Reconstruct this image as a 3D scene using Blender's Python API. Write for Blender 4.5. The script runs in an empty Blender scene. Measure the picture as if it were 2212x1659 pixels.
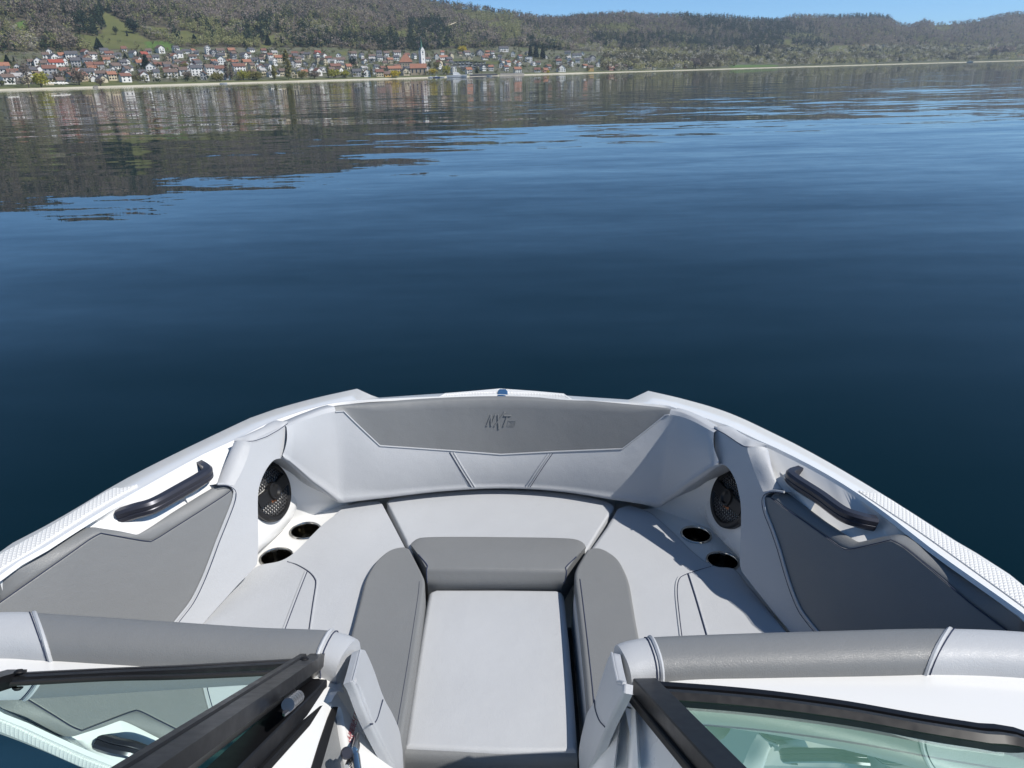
import bpy, bmesh, math, random
import numpy as np
from mathutils import Vector, Matrix
from mathutils.bvhtree import BVHTree
from mathutils.geometry import tessellate_polygon

random.seed(7)
rng = np.random.default_rng(11)
SC = bpy.context.scene
COL = SC.collection

# ---------------------------------------------------------------- camera
# photo measured on a 2212 px wide copy; f = 1600 px there (26 mm equivalent)
FPX, W2, CX, CY = 1600.0, 2212.0, 1106.0, 829.5
H = 1.95                                        # eye above the lake
P_W, R_W = math.atan(669.2 / FPX), math.radians(1.575)    # pitch down, horizon rises to the right
P_B, R_B, Y_B, X_B = math.atan(671.5 / FPX), math.radians(-0.764), math.radians(0.077), 0.0347


def cam_axes(pitch, roll, yaw):
    """right, up, forward of a camera pitched down, rolled clockwise, yawed"""
    F = Vector((math.sin(yaw) * math.cos(pitch), math.cos(yaw) * math.cos(pitch), -math.sin(pitch)))
    R0 = Vector((math.cos(yaw), -math.sin(yaw), 0))
    U0 = R0.cross(F)
    R = R0 * math.cos(roll) - U0 * math.sin(roll)
    U = U0 * math.cos(roll) + R0 * math.sin(roll)
    return R, U, F


def axes_matrix(R, U, F, loc):
    return Matrix(((R.x, U.x, -F.x, loc.x), (R.y, U.y, -F.y, loc.y), (R.z, U.z, -F.z, loc.z), (0, 0, 0, 1)))


AW = cam_axes(P_W, R_W, 0.0)
AB = cam_axes(P_B, R_B, Y_B)
M_CAM = axes_matrix(*AW, Vector((0, 0, H)))
EYE_B = Vector((X_B, 0, H))
M_BOAT = M_CAM @ axes_matrix(*AB, EYE_B).inverted()      # the boat heels about two degrees to starboard

cam = bpy.data.cameras.new('camera')
cam.sensor_width = 36.0
cam.lens = 36.0 * FPX / W2
cam.clip_start = 0.05
cam.clip_end = 30000
camo = bpy.data.objects.new('camera', cam)
COL.objects.link(camo)
camo.matrix_world = M_CAM
SC.camera = camo

# ---------------------------------------------------------------- daylight
SUN_EL, SUN_AZ = math.radians(49), math.radians(110)     # azimuth clockwise from the view direction: from the right, a little behind
sd = Vector((math.sin(SUN_AZ) * math.cos(SUN_EL), math.cos(SUN_AZ) * math.cos(SUN_EL), math.sin(SUN_EL)))
world = bpy.data.worlds.new('World')
SC.world = world
world.use_nodes = True
wn = world.node_tree.nodes
sky = wn.new('ShaderNodeTexSky')
sky.sky_type = 'NISHITA'
sky.sun_disc = False
sky.sun_elevation = SUN_EL
sky.sun_rotation = SUN_AZ
sky.altitude = 0
sky.air_density = 0.4
sky.dust_density = 0.0
sky.ozone_density = 3.0
bg = wn['Background']
bg.inputs['Strength'].default_value = 0.15
grade = wn.new('ShaderNodeMix')                 # camera white balance: a little cooler than the raw sky model
grade.data_type = 'RGBA'
grade.blend_type = 'MULTIPLY'
grade.inputs[0].default_value = 1.0
grade.inputs[7].default_value = (0.89, 1.14, 1.13, 1)
world.node_tree.links.new(sky.outputs[0], grade.inputs[6])
world.node_tree.links.new(grade.outputs[2], bg.inputs[0])
sl = bpy.data.lights.new('sun', 'SUN')
sl.energy = 4.75
sl.angle = math.radians(0.53)
sl.color = (1.0, 0.955, 0.89)
slo = bpy.data.objects.new('sun', sl)
COL.objects.link(slo)
slo.rotation_euler = sd.to_track_quat('Z', 'Y').to_euler()
SC.view_settings.view_transform = 'Standard'
SC.view_settings.look = 'None'
SC.view_settings.gamma = 1
SC.view_settings.exposure = 0.0
SC.view_settings.use_curve_mapping = False
SC.cycles.max_bounces = 8
SC.cycles.transparent_max_bounces = 12
SC.cycles.caustics_reflective = False
SC.cycles.caustics_refractive = False


# ---------------------------------------------------------------- measuring helpers
# views of the photograph that the points below were read from: x0, y0, scale (full size pixels)
VIEW = {'A': (0, 1500, 1.58), 'B': (2600, 1500, 1.47861), 'C': (0, 2350, 1.30118), 'D': (2300, 2350, 1.23163),
        'E': (1200, 1500, 1.3825), 'F': (1300, 2000, 1.54786), 'G': (900, 1800, 3.318), 'H': (2650, 1800, 3.318),
        'I': (1200, 2600, 3.515), 'J': (0, 1900, 2.45778), 'K': (800, 1550, 3.16), 'L': (400, 1800, 3.68667),
        'M': (3000, 1750, 2.01825), 'N': (0, 2550, 2.765), 'O': (700, 2550, 2.765), 'P': (2300, 2550, 2.765),
        'Q': (3100, 2550, 2.22088), 'T': (1850, 1600, 7.37333), 'V': (0, 0, 2.01091), 'W': (1000, 0, 2.01091),
        'X': (2000, 0, 2.01091), 'Y': (3000, 0, 2.01825), 'S': (0, 0, 1.0),
        'a': (1600, 130, 5.53), 'b': (600, 130, 3.68667), 'c': (0, 150, 3.68667), 'd': (2200, 100, 2.765)}


def px(k, x, y):
    a, b, s = VIEW[k]
    return ((x / s + a) / 1.8517, (y / s + b) / 1.8517)


def ray(p, A):
    R, U, F = A
    return R * (p[0] - CX) - U * (p[1] - CY) + F * FPX


def bz(k, x, y, z):
    """boat point at height z"""
    r = ray(px(k, x, y), AB)
    return EYE_B + r * ((z - H) / r.z)


def by(k, x, y, Y):
    r = ray(px(k, x, y), AB)
    return EYE_B + r * (Y / r.y)


def bp(k, x, y, pl):
    """boat point on a plane (n, d)"""
    n, d = pl
    r = ray(px(k, x, y), AB)
    return EYE_B + r * ((d - n.dot(EYE_B)) / n.dot(r))


def plane(a, b, c):
    n = (b - a).cross(c - a).normalized()
    if n.dot(EYE_B - a) < 0:
        n = -n
    return n, n.dot(a)


def Zs(k, z, *pts):
    return [bz(k, x, y, z) for x, y in pts]


def mix(a, b, t):
    return a + (b - a) * t


def resample(pts, n, smooth=True):
    """n points along an open polyline (Catmull-Rom), even in arc length"""
    P = [Vector(p) for p in pts]
    if smooth and len(P) > 2:
        Q = [P[0] * 2 - P[1]] + P + [P[-1] * 2 - P[-2]]
        out = []
        for i in range(1, len(Q) - 2):
            for t in np.linspace(0, 1, 12, endpoint=False):
                a, b, c, d = Q[i - 1], Q[i], Q[i + 1], Q[i + 2]
                out.append(0.5 * ((2 * b) + (c - a) * t + (2 * a - 5 * b + 4 * c - d) * t * t + (3 * b - a - 3 * c + d) * t ** 3))
        out.append(P[-1])
        P = out
    L = [0.0]
    for a, b in zip(P, P[1:]):
        L.append(L[-1] + (b - a).length)
    res = []
    j = 0
    for i in range(n):
        s = L[-1] * i / (n - 1)
        while j < len(P) - 2 and L[j + 1] < s:
            j += 1
        d = L[j + 1] - L[j]
        res.append(P[j].lerp(P[j + 1], 0 if d < 1e-9 else min(1, (s - L[j]) / d)))
    return res


def cr(pts, n):
    """n points per given span through the points (keeps the given points)"""
    P = [Vector(p) for p in pts]
    Q = [P[0] * 2 - P[1]] + P + [P[-1] * 2 - P[-2]]
    out = []
    for i in range(1, len(Q) - 2):
        for t in np.linspace(0, 1, n, endpoint=False):
            a, b, c, d = Q[i - 1], Q[i], Q[i + 1], Q[i + 2]
            out.append(0.5 * ((2 * b) + (c - a) * t + (2 * a - 5 * b + 4 * c - d) * t * t + (3 * b - a - 3 * c + d) * t ** 3))
    out.append(P[-1])
    return out


# ---------------------------------------------------------------- object helpers
def tag(o, label=None, cat=None, group=None, kind=None):
    if label: o['label'] = label
    if cat: o['category'] = cat
    if group: o['group'] = group
    if kind: o['kind'] = kind
    return o


def link(name, me, parent=None):
    o = bpy.data.objects.new(name, me)
    COL.objects.link(o)
    if parent is not None:
        o.parent = parent
    return o


def empty(name, loc=(0, 0, 0), rz=0.0, parent=None):
    o = link(name, None, parent)
    o.empty_display_size = 0.1
    o.location = loc
    o.rotation_euler = (0, 0, rz)
    return o


def mesh(name, verts, faces, mat, parent=None, smooth=True, sharp=None):
    me = bpy.data.meshes.new(name)
    me.from_pydata([tuple(v) for v in verts], [], faces)
    me.update()
    if mat is not None:
        me.materials.append(mat)
    me.polygons.foreach_set('use_smooth', [smooth] * len(me.polygons))
    o = link(name, me, parent)
    if smooth and sharp:
        me.set_sharp_from_angle(angle=math.radians(sharp))
    return o


def bm_obj(name, bm, mat, parent=None, smooth=False, sharp=None):
    me = bpy.data.meshes.new(name)
    bm.normal_update()
    bm.to_mesh(me)
    bm.free()
    if mat is not None:
        me.materials.append(mat)
    me.polygons.foreach_set('use_smooth', [smooth] * len(me.polygons))
    if smooth and sharp:
        me.set_sharp_from_angle(angle=math.radians(sharp))
    return link(name, me, parent)


def orient_up(o):
    """make the faces of a mesh look towards the eye side (needed for bevels and bumps)"""
    return o


def loft(name, curves, n, mat, parent=None, smooth_u=True, smooth_v=0, sharp=None, resamp=True, thick=None):
    """skin through curves; smooth_v: extra rows between curves (Catmull-Rom)"""
    rows = [resample(c, n, smooth_u) if resamp else [Vector(p) for p in c] for c in curves]
    if smooth_v:
        cols = [cr([r[i] for r in rows], smooth_v) for i in range(len(rows[0]))]
        rows = [[c[j] for c in cols] for j in range(len(cols[0]))]
    m = len(rows[0])
    v = [p for r in rows for p in r]
    f = []
    for j in range(len(rows) - 1):
        for i in range(m - 1):
            f.append((j * m + i, j * m + i + 1, (j + 1) * m + i + 1, (j + 1) * m + i))
    o = mesh(name, v, f, mat, parent, True, sharp)
    if thick:
        md = o.modifiers.new('solid', 'SOLIDIFY')
        md.thickness = thick
        md.offset = 0
    return o


def pad(name, outline, n, thick, bev, mat, parent=None, segs=4, crown=0.0):
    """upholstered board: outline polygon pulled back along -n, rounded rims; crown > 0 fills the face softly"""
    P = [Vector(p) for p in outline]
    Q = [P[0]]
    for p in P[1:]:
        if (p - Q[-1]).length > 1e-4:
            Q.append(p)
    if (Q[0] - Q[-1]).length < 1e-4:
        Q.pop()
    P = Q
    n = Vector(n).normalized()
    area = Vector((0, 0, 0))
    for a, b in zip(P, P[1:] + P[:1]):
        area += a.cross(b)
    if area.dot(n) < 0:
        P.reverse()
    m = len(P)
    bm = bmesh.new()
    top = [bm.verts.new(p) for p in P]
    bot = [bm.verts.new(p - n * thick) for p in P]
    ft = bm.faces.new(top)
    bm.faces.new(list(reversed(bot)))
    for i in range(m):
        j = (i + 1) % m
        bm.faces.new((top[i], bot[i], bot[j], top[j]))
    bm.normal_update()
    if bev:
        te = [e for e in ft.edges]
        bmesh.ops.bevel(bm, geom=te, offset=bev, segments=segs, profile=0.5, affect='EDGES', clamp_overlap=True)
    o = bm_obj(name, bm, mat, parent, True, 50)
    md = o.modifiers.new('normals', 'WEIGHTED_NORMAL')
    md.keep_sharp = True
    md.weight = 80
    return o


def prof_tube(name, path, profile, mat, parent=None, up=(0, 0, 1), sharp=40, closed=True, caps=True, smooth=True):
    """sweep a 2-D profile [(side, up)] along a path"""
    P = [Vector(p) for p in path]
    up = Vector(up)
    v, f = [], []
    m = len(profile)
    for i, p in enumerate(P):
        t = (P[min(i + 1, len(P) - 1)] - P[max(i - 1, 0)]).normalized()
        s = t.cross(up).normalized()
        u = s.cross(t)
        for a, b in profile:
            v.append(p + s * a + u * b)
    for i in range(len(P) - 1):
        for k in range(m):
            l = (k + 1) % m
            f.append((i * m + k, i * m + l, (i + 1) * m + l, (i + 1) * m + k))
    if caps:
        f.append(tuple(range(m - 1, -1, -1)))
        f.append(tuple((len(P) - 1) * m + k for k in range(m)))
    return mesh(name, v, f, mat, parent, smooth, sharp)


def circle(r, n=8, ry=None):
    ry = r if ry is None else ry
    return [(r * math.cos(2 * math.pi * k / n), ry * math.sin(2 * math.pi * k / n)) for k in range(n)]


def box_prof(w, h, c=0.0):
    if not c:
        return [(-w / 2, -h / 2), (w / 2, -h / 2), (w / 2, h / 2), (-w / 2, h / 2)]
    return [(-w / 2 + c, -h / 2), (w / 2 - c, -h / 2), (w / 2, -h / 2 + c), (w / 2, h / 2 - c), (w / 2 - c, h / 2), (-w / 2 + c, h / 2),
            (-w / 2, h / 2 - c), (-w / 2, -h / 2 + c)]


def lathe(name, prof, c, mat, parent=None, n=32, axis=(0, 0, 1), sharp=35):
    ax = Vector(axis).normalized()
    a = ax.orthogonal().normalized()
    b = ax.cross(a)
    c = Vector(c)
    v, f = [], []
    for r, z in prof:
        for k in range(n):
            t = 2 * math.pi * k / n
            v.append(c + ax * z + (a * math.cos(t) + b * math.sin(t)) * r)
    for i in range(len(prof) - 1):
        for k in range(n):
            l = (k + 1) % n
            f.append((i * n + k, i * n + l, (i + 1) * n + l, (i + 1) * n + k))
    return mesh(name, v, f, mat, parent, True, sharp)


def fill_holes(name, outer, holes, mat, parent=None, depth=None, n=None):
    """flat plate with holes"""
    loops = [[Vector(q) for q in l] for l in [outer] + holes]
    tris = tessellate_polygon(loops)
    return mesh(name, [q for l in loops for q in l], [tuple(t) for t in tris], mat, parent, False)


_bvh = {}


def surf(o, k, x, y, lift=0.0):
    """where the line of sight meets a boat part"""
    if o.name not in _bvh:
        me = o.data
        _bvh[o.name] = BVHTree.FromPolygons([v.co.copy() for v in me.vertices], [tuple(p.vertices) for p in me.polygons])
    r = ray(px(k, x, y), AB).normalized()
    h = _bvh[o.name].ray_cast(EYE_B, r)
    if h[0] is None:
        h = _bvh[o.name].find_nearest(EYE_B + r * 2.4)
    nn = h[1] if h[1].dot(-r) > 0 else -h[1]
    return h[0] + nn * lift


def welt(o, k, pts, parent, mat=None, r=0.0035, lift=0.0005, name='piping', stitch=None, n=None):
    """piping laid on a surface, with a stitched line beside it"""
    P = resample([Vector((x, y, 0)) for x, y in pts], n or max(10, 5 * len(pts)))
    c = [surf(o, k, p.x, p.y, lift) for p in P]
    t = prof_tube(name, c, circle(r, 6), mat or MAT['light'], parent)
    if stitch:
        off = Vector(stitch)
        d = [surf(o, k, p.x + off.x, p.y + off.y, 0.0008) for p in P]
        prof_tube('stitch_line', d, circle(0.0016, 4), MAT['thread'], t)
    return t


# ---------------------------------------------------------------- materials
MAT = {}


def pm(name, color, rough=0.5, spec=0.5, metal=0.0, coat=0.0):
    m = bpy.data.materials.new(name)
    m.use_nodes = True
    b = m.node_tree.nodes['Principled BSDF']
    b.inputs['Base Color'].default_value = (*color, 1)
    b.inputs['Roughness'].default_value = rough
    b.inputs['Specular IOR Level'].default_value = spec
    b.inputs['Metallic'].default_value = metal
    b.inputs['Coat Weight'].default_value = coat
    MAT[name] = m
    return m


def nd(m, t, **kw):
    n = m.node_tree.nodes.new(t)
    for k, v in kw.items():
        setattr(n, k, v)
    return n


def lk(m, a, b):
    m.node_tree.links.new(a, b)


def vinyl(name, color, rough=0.42):
    m = pm(name, color, rough, 0.45)
    b = m.node_tree.nodes['Principled BSDF']
    tc = nd(m, 'ShaderNodeTexCoord')
    g = nd(m, 'ShaderNodeTexNoise')
    g.inputs['Scale'].default_value = 330
    g.inputs['Detail'].default_value = 3
    v = nd(m, 'ShaderNodeTexVoronoi')
    v.feature = 'DISTANCE_TO_EDGE'
    v.inputs['Scale'].default_value = 260
    w = nd(m, 'ShaderNodeTexNoise')
    w.inputs['Scale'].default_value = 7
    w.inputs['Detail'].default_value = 4
    lo = nd(m, 'ShaderNodeTexNoise')
    lo.inputs['Scale'].default_value = 2.3
    lo.inputs['Detail'].default_value = 5
    for n in (g, v, w, lo):
        lk(m, tc.outputs['Object'], n.inputs['Vector'])
    mp = nd(m, 'ShaderNodeMath', operation='MINIMUM')
    lk(m, v.outputs['Distance'], mp.inputs[0])
    mp.inputs[1].default_value = 0.12
    ad = nd(m, 'ShaderNodeMath', operation='MULTIPLY_ADD')
    lk(m, mp.outputs[0], ad.inputs[0])
    ad.inputs[1].default_value = 4.0
    lk(m, g.outputs['Fac'], ad.inputs[2])
    b1 = nd(m, 'ShaderNodeBump')
    b1.inputs['Strength'].default_value = 0.28
    b1.inputs['Distance'].default_value = 0.0016
    lk(m, ad.outputs[0], b1.inputs['Height'])
    b2 = nd(m, 'ShaderNodeBump')
    b2.inputs['Strength'].default_value = 0.35
    b2.inputs['Distance'].default_value = 0.012
    lk(m, w.outputs['Fac'], b2.inputs['Height'])
    lk(m, b1.outputs[0], b2.inputs['Normal'])
    lk(m, b2.outputs[0], b.inputs['Normal'])
    # slight mottling and sun cream marks of used vinyl
    mx = nd(m, 'ShaderNodeMix', data_type='RGBA')
    mr = nd(m, 'ShaderNodeMapRange')
    mr.inputs[1].default_value, mr.inputs[2].default_value = 0.35, 0.7
    lk(m, lo.outputs['Fac'], mr.inputs[0])
    lk(m, mr.outputs[0], mx.inputs[0])
    mx.inputs[6].default_value = (*[c * 0.955 for c in color], 1)
    mx.inputs[7].default_value = (*[min(1, c * 1.03) for c in color], 1)
    lk(m, mx.outputs[2], b.inputs['Base Color'])
    rr = nd(m, 'ShaderNodeMapRange')
    rr.inputs[3].default_value, rr.inputs[4].default_value = rough - 0.05, rough + 0.1
    lk(m, w.outputs['Fac'], rr.inputs[0])
    lk(m, rr.outputs[0], b.inputs['Roughness'])
    return m


vinyl('light', (0.49, 0.505, 0.525))
vinyl('dark', (0.205, 0.212, 0.216), 0.42)
pm('thread', (0.035, 0.045, 0.085), 0.7, 0.2)
pm('pale_thread', (0.7, 0.72, 0.74), 0.7, 0.2)
gel = pm('gelcoat', (0.80, 0.80, 0.785), 0.22, 0.5, 0, 0.5)
_b = gel.node_tree.nodes['Principled BSDF']
_b.inputs['Coat Roughness'].default_value = 0.06
_n = nd(gel, 'ShaderNodeTexNoise')
_n.inputs['Scale'].default_value = 3.0
_n.inputs['Detail'].default_value = 6
_t = nd(gel, 'ShaderNodeTexCoord')
lk(gel, _t.outputs['Object'], _n.inputs['Vector'])
_r = nd(gel, 'ShaderNodeMapRange')
_r.inputs[3].default_value, _r.inputs[4].default_value = 0.16, 0.34
lk(gel, _n.outputs['Fac'], _r.inputs[0])
lk(gel, _r.outputs[0], _b.inputs['Roughness'])
blk = pm('black_metal', (0.009, 0.009, 0.0105), 0.32, 0.4)
_t = nd(blk, 'ShaderNodeTexCoord')
_n = nd(blk, 'ShaderNodeTexNoise')
_n.inputs['Scale'].default_value = 60
_n.inputs['Detail'].default_value = 6
lk(blk, _t.outputs['Object'], _n.inputs['Vector'])
_r = nd(blk, 'ShaderNodeMapRange')
_r.inputs[3].default_value, _r.inputs[4].default_value = 0.24, 0.46
lk(blk, _n.outputs['Fac'], _r.inputs[0])
lk(blk, _r.outputs[0], blk.node_tree.nodes['Principled BSDF'].inputs['Roughness'])
pm('rubber', (0.010, 0.010, 0.011), 0.6, 0.3)
pm('handle', (0.045, 0.047, 0.062), 0.30, 0.5, 0.35)
pm('chrome', (0.62, 0.60, 0.56), 0.12, 0.5, 1.0)
pm('cup_steel', (0.26, 0.25, 0.225), 0.16, 0.5, 1.0)
pm('steel', (0.45, 0.45, 0.46), 0.28, 0.5, 1.0)
pm('speaker_black', (0.012, 0.012, 0.013), 0.38, 0.5)
pm('copper', (0.55, 0.22, 0.10), 0.3, 0.5, 0.8)
pm('cavity', (0.03, 0.03, 0.033), 0.7, 0.2)
pm('red_print', (0.42, 0.03, 0.05), 0.5, 0.4)
pm('lens', (0.03, 0.09, 0.20), 0.08, 0.5, 0.0, 1.0)
pm('carpet', (0.12, 0.125, 0.13), 0.9, 0.1)

# non-slip moulding of the side decks: a raised diamond grid
ns = pm('nonslip', (0.78, 0.78, 0.765), 0.45, 0.4)
_t = nd(ns, 'ShaderNodeUVMap')
_s = nd(ns, 'ShaderNodeSeparateXYZ')
lk(ns, _t.outputs['UV'], _s.inputs[0])
_w = []
for a, b in ((1, 0.55), (1, -0.55)):
    m1 = nd(ns, 'ShaderNodeMath', operation='MULTIPLY'); m1.inputs[1].default_value = a * 2 * math.pi / 0.020
    m2 = nd(ns, 'ShaderNodeMath', operation='MULTIPLY_ADD'); m2.inputs[1].default_value = b * 2 * math.pi / 0.020
    lk(ns, _s.outputs[0], m1.inputs[0]); lk(ns, _s.outputs[1], m2.inputs[0]); lk(ns, m1.outputs[0], m2.inputs[2])
    m3 = nd(ns, 'ShaderNodeMath', operation='SINE'); lk(ns, m2.outputs[0], m3.inputs[0])
    m4 = nd(ns, 'ShaderNodeMath', operation='ABSOLUTE'); lk(ns, m3.outputs[0], m4.inputs[0])
    m5 = nd(ns, 'ShaderNodeMath', operation='POWER'); m5.inputs[1].default_value = 0.6; lk(ns, m4.outputs[0], m5.inputs[0])
    _w.append(m5)
_m = nd(ns, 'ShaderNodeMath', operation='MINIMUM')
lk(ns, _w[0].outputs[0], _m.inputs[0]); lk(ns, _w[1].outputs[0], _m.inputs[1])
_bp = nd(ns, 'ShaderNodeBump')
_bp.inputs['Strength'].default_value = 0.5
_bp.inputs['Distance'].default_value = 0.004
lk(ns, _m.outputs[0], _bp.inputs['Height'])
lk(ns, _bp.outputs[0], ns.node_tree.nodes['Principled BSDF'].inputs['Normal'])

# green tinted windscreen glass: mirror-like at these angles, the rest passes tinted; the folded window lies on a second pane
for _nm, _k, _off in (('glass', 0.75, 0.0), ('glass_double', 1.9, 0.12)):
  gl = bpy.data.materials.new(_nm)
  gl.use_nodes = True
  gl.node_tree.nodes.remove(gl.node_tree.nodes['Principled BSDF'])
  _o = gl.node_tree.nodes['Material Output']
  _tr = nd(gl, 'ShaderNodeBsdfTransparent'); _tr.inputs[0].default_value = (0.60, 0.86, 0.75, 1) if _nm == 'glass' else (0.30, 0.58, 0.48, 1)
  _gg = nd(gl, 'ShaderNodeBsdfGlossy'); _gg.inputs[0].default_value = (0.74, 0.90, 0.84, 1); _gg.inputs['Roughness'].default_value = 0.0
  _lw = nd(gl, 'ShaderNodeFresnel'); _lw.inputs[0].default_value = 1.52
  _ma = nd(gl, 'ShaderNodeMath', operation='MULTIPLY_ADD'); _ma.inputs[1].default_value = _k; _ma.inputs[2].default_value = _off
  _ma.use_clamp = True
  _mx = nd(gl, 'ShaderNodeMixShader')
  lk(gl, _lw.outputs[0], _ma.inputs[0]); lk(gl, _ma.outputs[0], _mx.inputs[0])
  lk(gl, _tr.outputs[0], _mx.inputs[1]); lk(gl, _gg.outputs[0], _mx.inputs[2]); lk(gl, _mx.outputs[0], _o.inputs[0])
  MAT[_nm] = gl

# ================================================================ THE BOAT
boat = empty('motorboat')
boat.matrix_world = M_BOAT
tag(boat, 'white open bow motorboat with grey upholstery the picture is taken from', 'motorboat')
ZG, ZR, ZS = 0.90, 0.915, 0.555          # gunwale edge, inner ridge, seat top

SIDE = {
 'L': dict(
  sg=-1,
  outer=[('J', 0, 765), ('J', 350, 568), ('J', 700, 370), ('J', 1330, 0), ('K', 600, 415), ('K', 1000, 276), ('K', 1500, 140), ('K', 2000, 27)],
  ridge=[('J', 0, 985), ('J', 400, 735), ('J', 800, 480), ('J', 1200, 240), ('K', 0, 865), ('K', 420, 672), ('K', 850, 456), ('K', 960, 408), ('K', 1300, 298), ('K', 1650, 216), ('E', 330, 146), ('E', 600, 132), ('E', 1110, 113)],
  ns_o=[('J', 0, 790), ('J', 500, 510), ('J', 1060, 165), ('J', 1200, 135), ('J', 1350, 105)],
  ns_i=[('J', 0, 930), ('J', 350, 720), ('J', 700, 490), ('J', 1050, 270), ('J', 1350, 110)],
  c2=[('J', 0, 1060, .893), ('J', 400, 785, .89), ('J', 700, 590, .887), ('J', 800, 545, .885), ('J', 900, 535, .882), ('J', 1150, 570, .858), ('J', 1330, 612, .836),
      ('J', 1480, 520, .836), ('J', 1700, 370, .838), ('J', 1940, 220, .842), ('J', 2060, 150, .845), ('K', 180, 1252, .848)],
  c3=[('J', 0, 1250), ('J', 400, 970), ('J', 700, 760), ('J', 880, 632), ('J', 990, 570), ('J', 1180, 605), ('J', 1440, 650), ('J', 1520, 635), ('J', 1720, 510), ('J', 1950, 365), ('J', 2212, 195), ('K', 400, 1290)],
  welt=[('K', 210, 1222), ('K', 330, 1225), ('K', 405, 1270), ('K', 425, 1330), ('K', 400, 1450), ('K', 320, 1659), ('J', 2130, 640), ('J', 2060, 830), ('J', 1980, 1030), ('J', 1880, 1230), ('J', 1760, 1390), ('J', 1650, 1520), ('J', 1480, 1680)],
  a=('K', 1110, 460), b=('K', 635, 685), c=('A', 1240, 1620),
  arch=[('K', 1110, 460), ('K', 1095, 600), ('K', 1085, 780), ('K', 1070, 900), ('K', 1000, 897), ('K', 920, 930), ('K', 830, 1050), ('K', 765, 1200), ('K', 737, 1330), ('K', 731, 1500), ('G', 440, 1000), ('G', 441, 1250), ('G', 432, 1450), ('G', 400, 1550), ('A', 1500, 1330), ('A', 1240, 1620), ('A', 1100, 1765)],
  ridge2=[('K', 635, 685), ('K', 640, 720), ('K', 600, 880), ('K', 520, 1070), ('K', 430, 1240)],
  outer2=[('K', 435, 690), ('K', 425, 720), ('K', 370, 850), ('K', 290, 1040), ('K', 208, 1222)],
  top=[('K', 435, 690), ('K', 460, 665), ('K', 640, 575), ('K', 800, 500), ('K', 850, 456), ('K', 960, 415), ('K', 1110, 460), ('K', 1000, 540), ('K', 850, 625), ('K', 700, 678), ('K', 635, 685)],
  handle=[('L', 300, 975), ('L', 520, 905), ('L', 800, 820), ('L', 1200, 600), ('L', 1500, 425), ('L', 1600, 330), ('L', 1530, 235)],
  cups=[('G', 1068, 1076), ('G', 683, 1428)], spk=('G', 600, 550), spk_h=(.25, .968), endbot=('E', 222, 716)),
 'R': dict(
  sg=1,
  outer=[('M', 2212, 1200), ('M', 1650, 838), ('M', 1100, 490), ('M', 600, 192), ('M', 240, 0), ('B', 420, 213), ('B', 0, 100), ('E', 1920, 92)],
  ridge=[('M', 2212, 1428), ('M', 2000, 1274), ('M', 1500, 922), ('M', 1150, 652), ('M', 860, 445), ('M', 560, 262), ('M', 240, 98), ('M', 60, 18), ('B', 460, 298), ('B', 140, 196), ('E', 1990, 170), ('E', 1600, 147), ('E', 1110, 113)],
  ns_o=[('M', 2212, 1215), ('M', 1600, 815), ('M', 1110, 492), ('M', 1000, 457), ('M', 875, 437)],
  ns_i=[('M', 2212, 1375), ('M', 1750, 1040), ('M', 1350, 755), ('M', 1050, 557), ('M', 875, 440)],
  c2=[('M', 2212, 1500, .893), ('M', 1750, 1130, .89), ('M', 1450, 900, .887), ('M', 1340, 825, .885), ('M', 1235, 800, .882), ('M', 1100, 812, .858), ('M', 890, 864, .836),
      ('M', 750, 775, .836), ('M', 620, 690, .838), ('M', 430, 545, .842), ('M', 330, 470, .845), ('M', 270, 430, .848)],
  c3=[('M', 2150, 1612), ('M', 1800, 1352), ('M', 1500, 1095), ('M', 1250, 887), ('M', 1140, 826), ('M', 1000, 860), ('M', 800, 903), ('M', 725, 880), ('M', 620, 805), ('M', 430, 670), ('M', 270, 560), ('M', 165, 482)],
  welt=[('M', 280, 440), ('M', 190, 430), ('M', 132, 455), ('M', 118, 510), ('M', 135, 600), ('M', 190, 740), ('M', 245, 900), ('M', 300, 1090), ('M', 350, 1240), ('M', 410, 1380), ('M', 480, 1480), ('M', 575, 1592), ('M', 700, 1720)],
  a=('B', 378, 318), b=('B', 577, 428), c=('M', 340, 1590),
  arch=[('B', 378, 318), ('B', 382, 400), ('B', 388, 460), ('B', 400, 533), ('B', 440, 533), ('B', 470, 560), ('B', 503, 620), ('B', 525, 700), ('B', 537, 780), ('B', 538, 880), ('B', 533, 1000), ('B', 530, 1100), ('B', 540, 1150), ('B', 560, 1185), ('M', 170, 1385), ('M', 340, 1590), ('M', 450, 1725)],
  ridge2=[('B', 577, 428), ('B', 575, 440), ('B', 600, 520), ('B', 632, 605), ('B', 668, 690)],
  outer2=[('B', 688, 430), ('B', 694, 445), ('B', 712, 530), ('B', 745, 620), ('B', 795, 690)],
  top=[('B', 688, 430), ('B', 672, 412), ('B', 590, 375), ('B', 520, 335), ('B', 500, 315), ('B', 455, 303), ('B', 378, 318), ('B', 440, 350), ('B', 500, 390), ('B', 545, 422), ('B', 577, 428)],
  handle=[('M', 990, 690), ('M', 880, 668), ('M', 740, 615), ('M', 560, 485), ('M', 375, 365), ('M', 320, 310), ('M', 362, 280)],
  cups=[('H', 445, 1128), ('H', 797, 1480)], spk=('H', 905, 640), spk_h=(-.25, .968), endbot=('E', 1990, 737)),
}

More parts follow.
